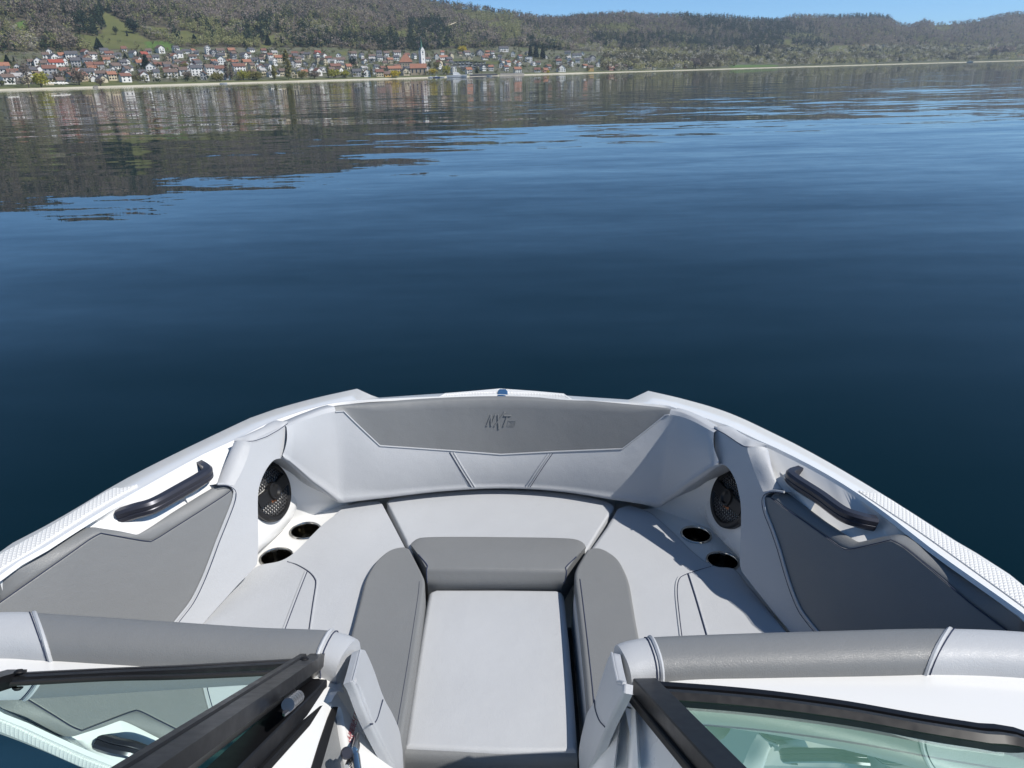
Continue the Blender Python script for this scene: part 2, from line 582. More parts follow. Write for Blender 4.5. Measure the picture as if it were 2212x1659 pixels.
decks = []
for key, S in SIDE.items():
    sg = S['sg']
    C0 = [bz(*p, ZG) for p in S['outer']]
    RG = [bz(*p, ZR) for p in S['ridge']]
    # run aft past the camera, and to the stem
    aft0 = [Vector((sg * 1.235, -2.6, ZG)), Vector((sg * 1.245, -1.0, ZG)), Vector((sg * 1.24, 0.3, ZG)), Vector((sg * 1.215, 0.95, ZG))]
    aft1 = [Vector((sg * 1.15, -2.6, ZR)), Vector((sg * 1.16, -1.0, ZR)), Vector((sg * 1.155, 0.3, ZR)), Vector((sg * 1.13, 0.95, ZR))]
    nose = [bz('E', 440 if sg < 0 else 1808, 137 if sg < 0 else 147, ZG - .01), Vector((sg * .25, 2.405, ZG - .01)), Vector((0, 2.45, ZG - .01))]
    # every crossing of the deck from the same stations
    r0 = resample(aft1 + RG[:9], 80) + resample(RG[8:], 42)[1:]
    for p in r0:          # keep the ridge clear of the bow upholstery
        w_ = min(1.0, max(0.0, (p.y - 2.18) / .12))
        p.y += .022 * w_; p.z -= .005 * w_
    n = len(r0)
    dense = resample(aft0 + C0, 600) + resample([C0[-1]] + nose, 120, False)[1:]
    idx, last = [], 0
    for q in r0:
        j = min(range(last, min(len(dense), last + 90)), key=lambda j: (dense[j] - q).length)
        idx.append(j); last = j
    idx[-1] = len(dense) - 1
    k_ = min(range(n), key=lambda i: abs(idx[i] - 599))
    idx[k_] = 599
    c0 = [dense[j] for j in idx]
    lip = [p.lerp(q, .10) + Vector((0, 0, .008)) for p, q in zip(c0, r0)]
    lip2 = [p.lerp(q, .80) + Vector((0, 0, -.001)) for p, q in zip(c0, r0)]
    rim = [Vector((p.x, p.y, p.z - .012)) + Vector((sg * .006, .003, 0)) for p in c0]
    low = [Vector((p.x * .99, p.y - .004, p.z - .16)) for p in c0]
    chine = [Vector((p.x * .94, p.y - .02, .22)) for p in c0]
    keel = [Vector((p.x * .80, p.y * .95 - .2, -.12)) for p in c0]
    keelc = [Vector((0.0, p.y * .95 - .2, -.38)) for p in c0]
    inn = [q + (q - p).normalized() * .006 + Vector((0, 0, -.010)) for p, q in zip(c0, r0)]
    loft('hull_side', [keelc, keel, chine, low, rim], n, MAT['gelcoat'], boat, resamp=False, sharp=50)
    dk = loft('side_deck', [rim, c0, lip, lip2, r0, inn], n, MAT['gelcoat'], boat, resamp=False, sharp=60)
    decks.append(dk)
    # corner facet of the bow rail
    # white inner wall behind the grab handle and the upholstered panel
    C2 = [bz(k, x, y, z) for k, x, y, z in S['c2']]
    i_end = min(range(n), key=lambda i: (inn[i] - C2[-1]).length)
    i_0 = min(range(n), key=lambda i: (inn[i] - C2[0]).length)
    top_w = resample(inn[i_0:i_end + 6], 60, False)
    bot = resample(C2, 56, False) + [C2[-1] + Vector((-sg * .0, .03, .0)), C2[-1] + Vector((-sg * .02, .06, .0)), C2[-1] + Vector((-sg * .04, .10, .0)), C2[-1] + Vector((-sg * .06, .16, .0))]
    bot2 = [Vector((p.x, p.y, p.z - .08)) for p in bot]
    wall = loft('side_wall', [top_w, [a.lerp(b, .55) + Vector((sg * .006, 0, -.004)) for a, b in zip(top_w, bot)], bot, bot2], 60, MAT['gelcoat'], boat, resamp=False, sharp=50)
    # the plane of the inner upholstery
    PL = plane(bz(*S['a'], .93), bz(*S['b'], .93), bz(*S['c'], ZS))
    on = lambda lst: [bp(k, x, y, PL) for k, x, y in lst]
    NB = PL[0]
    W = on(S['welt'])
    wl = resample(W, 60)
    AR = on(S['arch'])
    arch = resample(AR[:4], 14) + resample(AR[3:15], 44)[1:] + AR[15:]
    R2 = on(S['ridge2'])
    # pale pillar with the arch over the speaker, down to the seat
    outl = arch + list(reversed(wl)) + list(reversed(resample(R2, 14)))
    pillar = pad('pillar_cushion', outl, NB, .045, .007, MAT['light'], boat)
    # sloping rear face and cap of the pillar
    O2 = [bz(k, x, y, z) for (k, x, y), z in zip(S['outer2'], (.93, .925, .905, .875, .848))]
    e1, e2 = resample(R2, 16), resample(O2, 16)
    midr = [a.lerp(b, .5) + Vector((0, -.004, .006)) for a, b in zip(e1, e2)]
    b2 = [p + Vector((sg * .012, .012, -.02)) for p in e2]
    fc = loft('pillar_side', [e1, midr, e2, b2], 16, MAT['light'], pillar, resamp=False, smooth_v=4)
    T = [bz(*p, .93) for p in S['top']]
    T[7:10] = on(S['top'][7:10])
    a_, b_ = resample(T[:7], 24, False), resample(list(reversed(T[6:] + [T[0]]))[0:1] + list(reversed(T[6:])), 24, False)
    mm = [p.lerp(q, .5) + Vector((0, 0, .010)) for p, q in zip(a_, b_)]
    ou = [p + Vector((sg * .004, 0, -.03)) for p in a_]
    tp = loft('pillar_cap', [ou, a_, mm, b_, [p - Vector((0, 0, .004)) for p in b_]], 24, MAT['light'], pillar, resamp=False, smooth_v=3)
    prof_tube('stitch_line', resample([p + Vector((0, 0, .0015)) for p in b_], 30), circle(.0012, 5), MAT['thread'], pillar)
    # dark side panel: inner face, rolled top
    C3 = on(S['c3'])
    c3 = resample(C3, 70, False)
    aftp = C3[0] + (C3[0] - C3[1]) * 3.2
    lowp = W[-1]
    outl = [aftp] + c3 + list(wl[8:]) + [aftp + (lowp - C3[0]) * 1.0 + Vector((0, 0, -.05))]
    panel = pad('side_panel', outl, NB, .04, .005, MAT['dark'], boat)
    c2 = resample(C2, 70, False)
    c3l = [p - NB * .004 for p in c3]
    c3i = [p - NB * .014 - Vector((0, 0, .012)) for p in c3]
    m1 = [a.lerp(b, .35) + Vector((0, 0, .010)) for a, b in zip(c3l, c2)]
    m2 = [a.lerp(b, .75) + Vector((0, 0, .010)) for a, b in zip(c3l, c2)]
    c2l = [p + Vector((sg * .006, 0, -.02)) for p in c2]
    extra = [[p[0] + (p[0] - p[3]).normalized() * .60] + p for p in (c3i, c3l, m1, m2, c2, c2l)]
    roll_top = loft('panel_top_roll', extra, 71, MAT['dark'], panel, resamp=False, smooth_v=4)
    prof_tube('stitch_line', [p + NB * .0012 for p in resample(C3[4:], 50)], circle(.0012, 5), MAT['thread'], panel)
    prof_tube('stitch_line', [p + NB * .0012 for p in resample(C3[:5], 40)], circle(.0012, 5), MAT['thread'], panel)
    prof_tube('piping', [p + NB * .002 for p in wl], circle(.0034, 8), MAT['light'], panel)
    prof_tube('stitch_line', [p + NB * .001 for p in resample([p + Vector((-sg * .007, -.001, -.005)) for p in W], 60)], circle(.0010, 5), MAT['thread'], pillar)
    # non-slip strip on the deck
    no, ni = resample([bz(*p, .0) for p in S['ns_o']], 50, True), resample([bz(*p, .0) for p in S['ns_i']], 50, True)
    no = resample([surf(dk, *p, .003) for p in S['ns_o']], 60)
    ni = resample([surf(dk, *p, .003) for p in S['ns_i']], 60)
    ex = [sg * 1.232, .4, .909], [sg * 1.165, .4, .917]
    no = [Vector(ex[0])] + no
    ni = [Vector(ex[1])] + ni
    nm = [a.lerp(b, .5) + Vector((0, 0, .002)) for a, b in zip(no, ni)]
    strip = loft('nonslip_strip', [[p - Vector((0, 0, .006)) for p in no], no, nm, ni, [p - Vector((0, 0, .006)) for p in ni]], 61, MAT['nonslip'], boat, resamp=False, sharp=50)
    uv = strip.data.uv_layers.new(name='UVMap')
    dirv = Vector((.58 * -sg, .81, 0))
    for lp in strip.data.loops:
        co = strip.data.vertices[lp.vertex_index].co
        uv.data[lp.index].uv = (co.dot(dirv), co.dot(Vector((-dirv.y, dirv.x, 0))))
    # grab handle
    hp = [bz(k, x, y, z) for (k, x, y), z in zip(S['handle'], (.880, .888, .890, .890, .890, .890, .886))]
    hp[0] = hp[0] + Vector((sg * .004, -.004, 0))
    hp[-1] = hp[-1] + Vector((sg * .012, .0, 0))
    path = resample(hp, 40)
    prof = [(-.011, -.019), (.007, -.019), (.0125, -.012), (.0125, -.002), (.0105, 0), (.0125, .002), (.0125, .012), (.007, .019), (-.011, .019)]
    if sg > 0:
        prof = [(-a, b) for a, b in reversed(prof)]
    hd = prof_tube('grab_handle', path, prof, MAT['handle'], boat, sharp=25)
    # speaker: disc in a pocket behind the arch
    h = Vector((*S['spk_h'], 0)).normalized()
    nrm = Vector((-sg * h.y, sg * h.x, 0)).normalized()
    nrm = (nrm + Vector((0, 0, .34))).normalized()
    upv = nrm.cross(h) if nrm.cross(h).z > 0 else h.cross(nrm)
    c = bz(*S['spk'], .715)
    spk = empty('speaker', parent=boat)
    R = .0965
    P3 = lambda u, v, w: c + h * u + upv * v + nrm * w
    lathe('speaker_frame', [(.064, -.02), (.074, -.005), (.077, .004), (.081, .010), (.091, .010), (R, .004), (R, -.02)], c, MAT['speaker_black'], spk, 48, nrm)
    lathe('speaker_cone', [(.0, -.03), (.03, -.028), (.077, -.006)], c, MAT['cavity'], spk, 32, nrm)
    # honeycomb grille above and below the bridge
    s_ = .0066
    for half in (-1, 1):
      v, f = [], []
      for q in range(-12, 13):
        for r_ in range(-12, 13):
            u0, v0 = s_ * 1.732 * (q + r_ / 2), s_ * 1.5 * r_
            if math.hypot(u0, v0) > .0755 or v0 * half < .021:
                continue
            ang = [math.radians(60 * k + 30) for k in range(6)]
            bs = len(v)
            for rr_, w_ in ((s_ * 1.0, .006), (s_ * .80, .006), (s_ * .80, .001)):
                for t in ang:
                    v.append(P3(u0 + rr_ * math.cos(t), v0 + rr_ * math.sin(t), w_))
            for ring in (0, 6):
                for k in range(6):
                    l = (k + 1) % 6
                    f.append((bs + ring + k, bs + ring + l, bs + ring + 6 + l, bs + ring + 6 + k))
      mesh('speaker_grille', v, f, MAT['speaker_grey'] if 'speaker_grey' in MAT else pm('speaker_grey', (.07, .07, .072), .35, .5), spk, False)
    # bridge with tweeter
    bv = []
    prof_tube('speaker_bridge', [P3(-.079, 0, .006), P3(-.03, 0, .010), P3(.03, 0, .010), P3(.079, 0, .006)], box_prof(.012, .040, .003), MAT['speaker_black'], spk, up=upv, sharp=30)
    lathe('tweeter', [(.0, .008), (.010, .010), (.013, .013), (.021, .022), (.027, .022), (.030, .012)], c - nrm * .0, MAT['speaker_black'], spk, 32, nrm)
    for t in (45, 135):
        d1 = h * math.cos(math.radians(t)) + upv * math.sin(math.radians(t))
        prof_tube('tweeter_cross', [c - d1 * .010 + nrm * .0125, c + d1 * .010 + nrm * .0125], circle(.0007, 4), MAT['steel'], spk, up=nrm)
    for sx in (-1, 1):
        q = [P3(sx * .043, -.012, .0135), P3(sx * .060, -.012, .0135), P3(sx * .052, .013, .0135)]
        pad('copper_insert', q if sx > 0 else list(reversed(q)), nrm, .002, 0, MAT['copper'], spk)
    fc_ = bpy.data.curves.new('lettering', 'FONT')
    fc_.body = 'Klipsch'; fc_.size = .0155; fc_.align_x = 'CENTER'; fc_.align_y = 'CENTER'; fc_.extrude = .0006; fc_.offset = .0004
    to = bpy.data.objects.new('lettering', fc_)
    COL.objects.link(to)
    bpy.context.view_layer.update()
    me = bpy.data.meshes.new_from_object(to.evaluated_get(bpy.context.evaluated_depsgraph_get()))
    bpy.data.objects.remove(to)
    hx = h if h.cross(upv).dot(nrm) > 0 else -h
    Mx = Matrix(((hx.x, upv.x, nrm.x, 0), (hx.y, upv.y, nrm.y, 0), (hx.z, upv.z, nrm.z, 0), (0, 0, 0, 1)))
    Mx.translation = P3(0, -.027, .0085)
    me.transform(Mx)
    me.materials.clear(); me.materials.append(MAT['copper'])
    link('lettering', me, spk)
    # white pocket: speaker wall, shelf with cup holders, wall under the backrest
    eb = bz(*S['endbot'], ZS)
    PS = [bz(*p, ZS - .004) for p in S['cups']]
    ZT = ZS - .012
    wc = c - nrm * .012
    wtop = [wc - h * .30 + upv * .17, wc - h * .1 + upv * .17, wc + h * .10 + upv * .17, wc + h * .17 + upv * .17]
    wmid = [wc - h * .30 - upv * .10, wc - h * .1 - upv * .112, wc + h * .08 - upv * .108, wc + h * .17 - upv * .02]
    fl_x = [p + Vector((sg * .040, .012, 0)) for p in wmid]
    fl = [Vector((p.x, p.y, ZT)) for p in fl_x]
    fl1 = [p.lerp(q, .5) + Vector((sg * .006, .004, -.004)) for p, q in zip(wmid, fl)]
    wall2 = loft('speaker_pod', [wtop, wmid, fl1, fl], 20, MAT['gelcoat'], boat, smooth_v=5)
    cupc = [bz(*p, ZT) for p in S['cups']]
    flr = [Vector((p.x, p.y, ZT)) for p in resample(fl, 20)]
    cross = bz('E', 500 if sg < 0 else 1720, 740, ZT)
    outer = flr + [Vector((eb.x + sg * .02, eb.y + .03, ZT)), Vector((eb.x - sg * .10, eb.y, ZT)), Vector((sg * .40, 1.75, ZT)), Vector((sg * .52, 1.30, ZT))]
    rc = .0455
    holes = [[Vector((q.x + rc * math.cos(2 * math.pi * k / 40), q.y + rc * math.sin(2 * math.pi * k / 40), ZT)) for k in range(40)] for q in cupc]
    fill_holes('cup_shelf', outer, holes, MAT['gelcoat'], boat)
    for q in cupc:
        cup = lathe('cup_holder', [(.0455, -.002), (.0515, .0005), (.0515, .003), (.049, .0048), (.0455, .0045), (.0435, .001), (.043, -.006)], q, MAT['chrome'], boat, 40)
        lathe('cup_well', [(.043, -.006), (.040, -.085), (.034, -.092)], q, MAT['cup_steel'], cup, 40)
        lathe('cup_mat', [(.0345, -.0915), (0, -.0915)], q, MAT['rubber'], cup, 32)
    # recess wall under the end of the backrest
    k0 = bz(*S['arch'][3], .835)
    w0, w1 = k0 + Vector((sg * .06, .07, .03)), bz(*S['endbot'], .58) + Vector((-sg * .06, .10, .0))
    loft('recess_wall', [[w0, w0.lerp(w1, .5), w1], [Vector((p.x, p.y, ZT - .002)) for p in (w0, w0.lerp(w1, .5), w1)]], 12, MAT['gelcoat'], boat)
    pad('pocket_liner', [(sg * .72, 2.12, .85), (sg * .60, 2.28, .85), (sg * .72, 2.27, .85), (sg * .95, 1.95, .85), (sg * .80, 1.92, .85)], (0, 0, 1), .01, 0, MAT['gelcoat'], boat)  # added hidden plate, stops sun leaking between pillar and backrest onto the seat
    S['panel'], S['pillar'] = panel, pillar

# ---------------------------------------------------------------- backrest round the bow
TT = [('K', 1105, 458, .93), ('K', 1400, 335, .925), ('K', 1700, 240, .918), ('E', 420, 154, .914), ('E', 740, 131, .912), ('E', 1112, 120, .912),
      ('E', 1480, 136, .912), ('E', 1800, 163, .914), ('E', 2050, 190, .918), ('B', 250, 245, .925), ('B', 378, 320, .93)]
BT = [('K', 1070, 902, .852), ('K', 1400, 1200, .715), ('E', 222, 716, .582), ('E', 480, 679, .58), ('E', 790, 642, .58), ('E', 1110, 625, .58),
      ('E', 1430, 642, .58), ('E', 1730, 690, .58), ('E', 1990, 737, .582), ('B', 215, 668, .715), ('B', 398, 535, .852)]
SM = [None, None, ('E', 215, 172), ('E', 440, 383), ('E', 820, 409), ('E', 1112, 431), ('E', 1400, 416), ('E', 1785, 400), ('E', 2050, 195), None, None]
TP = [bz(*p) for p in TT]
BP_ = [bz(*p) for p in BT]
NC = 10
td = cr(TP, NC)
bd = []
for a, b in zip(BP_[:2], BP_[1:3]):
    bd += [a.lerp(b, t) for t in np.linspace(0, 1, NC, endpoint=False)]
bd += cr(BP_[2:9], NC)[:-1]
for a, b in zip(BP_[8:10], BP_[9:11]):
    bd += [a.lerp(b, t) for t in np.linspace(0, 1, NC, endpoint=False)]
bd.append(BP_[-1])
td[0] = td[0] + (td[0] - td[1]).normalized() * .012; td[-1] = td[-1] + (td[-1] - td[-2]).normalized() * .012
bd[0] = bd[0] + Vector((-.012, .008, 0)); bd[-1] = bd[-1] + Vector((.012, .008, 0))
m = len(td)
# seam between the dark and the pale vinyl, found along each column
sm = []
for i in range(m):
    col, t = divmod(i, NC)
    def uvpt(j):
        return Vector((*px(*SM[j]), 0))
    if col < 2 or (col == 2 and t == 0) or col > 8 or (col == 8):
        sm.append(td[i].lerp(bd[i], .04))
        continue
    p = uvpt(col).lerp(uvpt(col + 1), t / NC) if col < 8 else uvpt(8)
    i2 = min(i + 1, m - 1)
    pl = plane(td[i], bd[i], td[i] + (td[min(i + 1, m - 1)] - td[i - 1]))
    r = ray((p.x, p.y), AB)
    nn, dd = pl
    sm.append(EYE_B + r * ((dd - nn.dot(EYE_B)) / nn.dot(r)))


def outw(i):
    """horizontal direction into the cockpit for backrest column i"""
    t = (td[min(i + 1, m - 1)] - td[max(i - 1, 0)])
    v = Vector((t.y, -t.x, 0)).normalized()
    return v if v.y < 0 or abs(v.x) > .9 else -v


OW = [outw(i) for i in range(m)]
bulge = lambda i, s: .016 * math.sin(math.pi * min(1, max(0, s)))
rows = []
back = [td[i] - OW[i] * .06 + Vector((0, 0, -.06)) for i in range(m)]
topb = [td[i] - OW[i] * .034 + Vector((0, 0, -.020 if 2 * NC <= i <= 8 * NC else -.005)) for i in range(m)]
r1 = [td[i] - OW[i] * .012 + Vector((0, 0, -.003)) for i in range(m)]
low_rows = []
FR = [0, .12, .25, .4, .55, .7, .82, .92, .97, 1.0]
for s in FR:
    low_rows.append([sm[i].lerp(bd[i], s) + OW[i] * (bulge(i, .2 + .8 * s) if s < .97 else (.010 if s < 1 else -.012)) for i in range(m)])
up_rows = []
for s in (.06, .2, .4, .6, .8, 1.0):
    up_rows.append([td[i].lerp(sm[i], s) + OW[i] * bulge(i, .2 * s) for i in range(m)])
light_rows = [up_rows[-1]] + low_rows[1:]
backrest = loft('bow_backrest', light_rows, m, MAT['light'], boat, resamp=False)
und = loft('backrest_underside', [low_rows[-1], [p - OW[i] * .10 for i, p in enumerate(low_rows[-1])]], m, MAT['light'], backrest, resamp=False)
lo_, hi_ = 2 * NC, 8 * NC
dark_rows = [back, topb, r1] + up_rows
dark = loft('backrest_panel', [r[lo_:hi_ + 1] for r in dark_rows], hi_ - lo_ + 1, MAT['dark'], backrest, resamp=False)
loft('backrest_corner', [r[:lo_ + 1] for r in dark_rows], lo_ + 1, MAT['light'], backrest, resamp=False)
loft('backrest_corner', [r[hi_:] for r in dark_rows], m - hi_, MAT['light'], backrest, resamp=False)
prof_tube('piping', [p + OW[lo_ + i] * .002 for i, p in enumerate(up_rows[-1][lo_:hi_ + 1])], circle(.0026, 6), MAT['light'], backrest)
for pts, o in (([(834, 428), (890, 520), (953, 620)], (-7, 0)), ([(1390, 434), (1330, 520), (1264, 622)], (7, 0))):
    welt(backrest, 'E', pts, backrest, r=.0030, stitch=(o[0], o[1]))
    welt(backrest, 'E', [(x + o[0] * -2.2, y) for x, y in pts], backrest, r=.0030)
# embossed letters, each stroke a raised bar
def stroke(pts, w, o, parent, mat, hgt=.0026):
    for (x0, y0), (x1, y1) in zip(pts, pts[1:]):
        L = math.hypot(x1 - x0, y1 - y0)
        nx, ny = -(y1 - y0) / L * w / 2, (x1 - x0) / L * w / 2
        q = [surf(o, 'T', x0 + nx, y0 + ny, 0), surf(o, 'T', x1 + nx, y1 + ny, 0), surf(o, 'T', x1 - nx, y1 - ny, 0), surf(o, 'T', x0 - nx, y0 - ny, 0)]
        nrm = (q[1] - q[0]).cross(q[3] - q[0]).normalized()
        if nrm.y > 0: nrm = -nrm
        cen = sum(q, Vector()) / 4
        t = [p.lerp(cen, .0) + nrm * .0006 for p in q]
        wd = (q[3] - q[0]) * .22
        ln = (q[1] - q[0]).normalized() * wd.length * .8
        ins = [q[0] + wd + ln, q[1] + wd - ln, q[2] - wd - ln, q[3] - wd + ln]
        vs = [p - nrm * .001 for p in q] + [p + nrm * hgt for p in ins]
        yield vs


def letters(name, strokes, w, hgt):
    v, f = [], []
    for s in strokes:
        for vs in stroke(s, w, dark, backrest, MAT['dark'], hgt):
            b = len(v)
            v += vs
            f += [(b + 4, b + 5, b + 6, b + 7)] + [(b + k, b + (k + 1) % 4, b + 4 + (k + 1) % 4, b + 4 + k) for k in range(4)]
    return mesh(name, v, f, MAT['dark'], dark, False)


letters('embossed_letter', [[(705, 775), (840, 435)], [(838, 435), (845, 775)], [(840, 775), (972, 430)]], 50, .0035)
letters('embossed_letter', [[(935, 778), (1250, 350)], [(1050, 430), (1070, 870)]], 50, .0035)
letters('embossed_letter', [[(1215, 462), (1435, 462)], [(1320, 480), (1205, 785)]], 46, .0035)
letters('embossed_badge', [[(1345, 615), (1570, 625)], [(1565, 625), (1520, 780)], [(1520, 785), (1310, 785)], [(1310, 785), (1348, 615)],
                           [(1385, 650), (1440, 655), (1430, 690), (1370, 750), (1425, 755)], [(1465, 655), (1440, 750), (1490, 755), (1515, 655), (1465, 655)]], 10, .0012)

# bow: raised toe pad at the stem, corner facets
bw = [bz('E', x, y, .905) for x, y in ((745, 127), (800, 98), (950, 86), (1105, 72), (1300, 86), (1460, 100), (1508, 131))]
def td_y(x):
    return min(topb, key=lambda t: abs(t.x - x)).y
bw_in = [Vector((p.x, min(td_y(p.x) + .022, p.y - .02), .905)) for p in bw]
pad('bow_toe_pad', bw + list(reversed(bw_in)), (0, 0, 1), .06, .006, MAT['nonslip'], boat)
tp_ = bpy.data.objects['bow_toe_pad']
uv = tp_.data.uv_layers.new(name='UVMap')
for lp in tp_.data.loops:
    co = tp_.data.vertices[lp.vertex_index].co
    uv.data[lp.index].uv = (co.x, co.y)
hl = [bz('E', x, y, .9) for x, y in ((440, 139), (600, 130), (745, 126))]
fore = [Vector((-.44, 2.33, .888)), Vector((-.25, 2.36, .888)), Vector((0, 2.38, .888)), Vector((.25, 2.36, .888)), Vector((.46, 2.33, .888))]
loft('fore_deck', [fore, [Vector((p.x, td_y(p.x) + .02, p.z)) for p in fore]], 20, MAT['gelcoat'], boat)
bl = bz('E', 1119, 90, .909)
v0 = [bz('E', x, y, .909) for x, y in ((1100, 75), (1140, 75), (1149, 85), (1151, 112), (1088, 112), (1092, 85))]
pad('bow_light', v0, (0, 0, 1), .02, .006, MAT['lens'], boat)

# ---------------------------------------------------------------- seats
UP = Vector((0, 0, 1))


def zpts(z, lst):
    return [bz(k, x, y, z) for k, x, y in lst]


fr = zpts(ZS, [('E', 478, 700), ('E', 510, 680), ('E', 650, 658), ('E', 880, 638), ('E', 1112, 632), ('E', 1400, 644), ('E', 1600, 670), ('E', 1710, 702), ('E', 1738, 725)])
rt = zpts(ZS, [('F', 1785, 50), ('F', 1700, 180), ('F', 1632, 292)])
lf = zpts(ZS, [('F', 500, 250), ('F', 440, 130), ('F', 385, 20)])
seat_b = pad('bow_seat', cr(fr, 6) + rt + [bz('F', 1600, 330, ZS), bz('F', 530, 330, ZS)] + lf, UP, .12, .016, MAT['light'], boat)
# side seats
sl_ = [('A', 1100, 1765), ('A', 1240, 1620), ('A', 1500, 1330), ('A', 1608, 1218), ('A', 1660, 1197), ('A', 1760, 1178), ('A', 1830, 1145), ('A', 1900, 1085), ('A', 2050, 935),
       ('A', 2150, 865), ('F', 60, 90), ('F', 130, 40), ('F', 240, 12), ('F', 330, 8)]
inner_l = [('F', 352, 22), ('F', 420, 150), ('F', 490, 285)]
bl_o = [('F', 400, 330), ('F', 330, 420), ('F', 270, 520), ('F', 230, 660), ('F', 180, 860), ('F', 110, 1200)]
seat_l = pad('side_seat', resample(zpts(ZS, sl_[:4]), 12, False) + cr(zpts(ZS, sl_[3:]), 4)[1:] + zpts(ZS, inner_l) + zpts(ZS, [('F', 560, 420), ('F', 600, 600), ('F', 470, 1500)]), UP, .12, .016, MAT['light'], boat)
sr_ = [('M', 450, 1725), ('M', 340, 1595), ('M', 170, 1385), ('M', 0, 1182), ('B', 520, 1147), ('B', 470, 1128), ('B', 400, 1122), ('B', 330, 1090), ('B', 245, 1020), ('B', 150, 925), ('B', 60, 845), ('B', 0, 800), ('F', 1900, 25), ('F', 1860, 25)]
inner_r = [('F', 1808, 45), ('F', 1740, 160), ('F', 1650, 285)]
seat_r = pad('side_seat', resample(zpts(ZS, sr_[:4]), 12, False) + cr(zpts(ZS, sr_[3:]), 4)[1:] + zpts(ZS, inner_r) + zpts(ZS, [('F', 1560, 420), ('F', 1540, 600), ('F', 1640, 1500)]), UP, .12, .016, MAT['light'], boat)
for o, k, lines in ((seat_l, 'A', [([(1825, 1180), (1885, 1200), (1960, 1245), (1998, 1290), (2003, 1330), (1985, 1450), (1955, 1660)], (-9, 0)), ([(1932, 1243), (1870, 1400), (1772, 1660)], (9, 0))]),
                    (seat_r, 'B', [([(365, 1128), (290, 1150), (190, 1185), (160, 1215), (152, 1290), (165, 1430), (182, 1570)], (9, 0)), ([(232, 1178), (280, 1330), (350, 1570)], (-9, 0))])):
    for pts, st in lines:
        welt(o, k, pts, o, r=.0032, stitch=st)
# dark bolsters round the well
ZB = ZS + .022
fb_t = zpts(ZB, [('F', 532, 278), ('F', 560, 252), ('F', 610, 236), ('F', 800, 232), ('F', 1100, 234), ('F', 1400, 238), ('F', 1540, 246), ('F', 1595, 268), ('F', 1612, 295)])
e_l, e_r = bz('F', 628, 428, ZB), bz('F', 1495, 438, ZB)
b_l, b_r = bz('F', 640, 560, .50), bz('F', 1462, 560, .50)
tr = resample(fb_t, 40)
fe = [e_l.lerp(e_r, t) for t in np.linspace(0, 1, 40)]
mid_ = [a.lerp(b, .5) + Vector((0, 0, .008)) for a, b in zip(tr, fe)]
fbm = [b_l.lerp(b_r, t) for t in np.linspace(0, 1, 40)]
rows = [[p + Vector((0, .004, -.06)) for p in tr], [p + Vector((0, .002, -.012)) for p in tr], tr, mid_,
        [p + Vector((0, .018, .001)) for p in fe], [p + Vector((0, .006, -.003)) for p in fe], [p + Vector((0, -.001, -.016)) for p in fe],
        [a.lerp(b, .55) + Vector((0, -.008, 0)) for a, b in zip(fe, fbm)], fbm, [p + Vector((0, .01, -.08)) for p in fbm]]
fbol = loft('front_bolster', rows, 40, MAT['dark'], boat, resamp=False, smooth_v=4)
for i, e in ((0, 1), (39, -1)):
    col_ = [r[i] for r in rows]
    cc = [p + Vector((-e * .002, .012, -.012)) for p in col_]
    mesh('bolster_end', col_, [tuple(range(len(col_)))], MAT['dark'], fbol, False)
    prof_tube('stitch_line', resample(col_[3:8], 20), circle(.002, 5), MAT['thread'], fbol)
for key, ou, inn_ in (('L', [('F', 490, 285), ('F', 440, 292), ('F', 390, 312), ('F', 330, 360), ('F', 285, 420), ('F', 250, 490), ('F', 225, 580), ('F', 190, 720), ('F', 150, 870), ('F', 90, 1120)],
                       [('F', 525, 300), ('F', 560, 370), ('F', 600, 450), ('F', 618, 505), ('F', 610, 600), ('F', 560, 950), ('F', 490, 1400), ('F', 440, 1700)]),
                      ('R', [('F', 1650, 290), ('F', 1705, 293), ('F', 1760, 318), ('F', 1815, 362), ('F', 1855, 430), ('F', 1885, 510), ('F', 1905, 620), ('F', 1925, 740), ('F', 1950, 870), ('F', 1990, 1080)],
                       [('F', 1620, 305), ('F', 1580, 370), ('F', 1550, 430), ('F', 1545, 490), ('F', 1560, 620), ('F', 1590, 900), ('F', 1622, 1250), ('F', 1640, 1600)])):
    sg = -1 if key == 'L' else 1
    o_, i_ = cr(zpts(ZB, ou), 4), cr(zpts(ZB, inn_), 4)
    bo = pad('side_bolster', o_ + list(reversed(i_)), UP, .16, .022, MAT['dark'], boat, segs=6)
    prof_tube('stitch_line', [p + Vector((sg * .016, 0, .0005)) for p in resample(zpts(ZB, inn_[3:]), 30)], circle(.0015 if sg > 0 else .0007, 5), MAT['thread'], bo)

# well filler: a loose cushion between the bolsters
filler = pad('filler_cushion', zpts(.51, [('F', 640, 575), ('F', 655, 560), ('F', 690, 548), ('F', 1100, 548), ('F', 1430, 552), ('F', 1465, 562), ('F', 1480, 585), ('F', 1510, 850), ('F', 1540, 1180), ('F', 1565, 1530), ('F', 1560, 1560),
                                           ('F', 1100, 1560), ('F', 500, 1535), ('F', 490, 1510), ('F', 545, 1140), ('F', 600, 800)]), UP, .10, .02, MAT['light'], None, segs=6)
filler.matrix_world = M_BOAT
tag(filler, 'pale grey rectangular filler cushion lying in the well between the dark bolsters', 'cushion')
fz = [bz('F', 495, 1545, .505), bz('F', 1562, 1570, .505)]
a, b = fz
lip_ = [[a.lerp(b, t) + Vector((0, dy, dz)) for t in np.linspace(0, 1, 12)] for dy, dz in ((.03, .0), (.0, -.002), (-.012, -.014), (-.016, -.04), (-.016, -.13))]
loft('filler_front', lip_, 12, MAT['dark_soft'] if 'dark_soft' in MAT else MAT['dark'], filler, resamp=False, smooth_v=3)
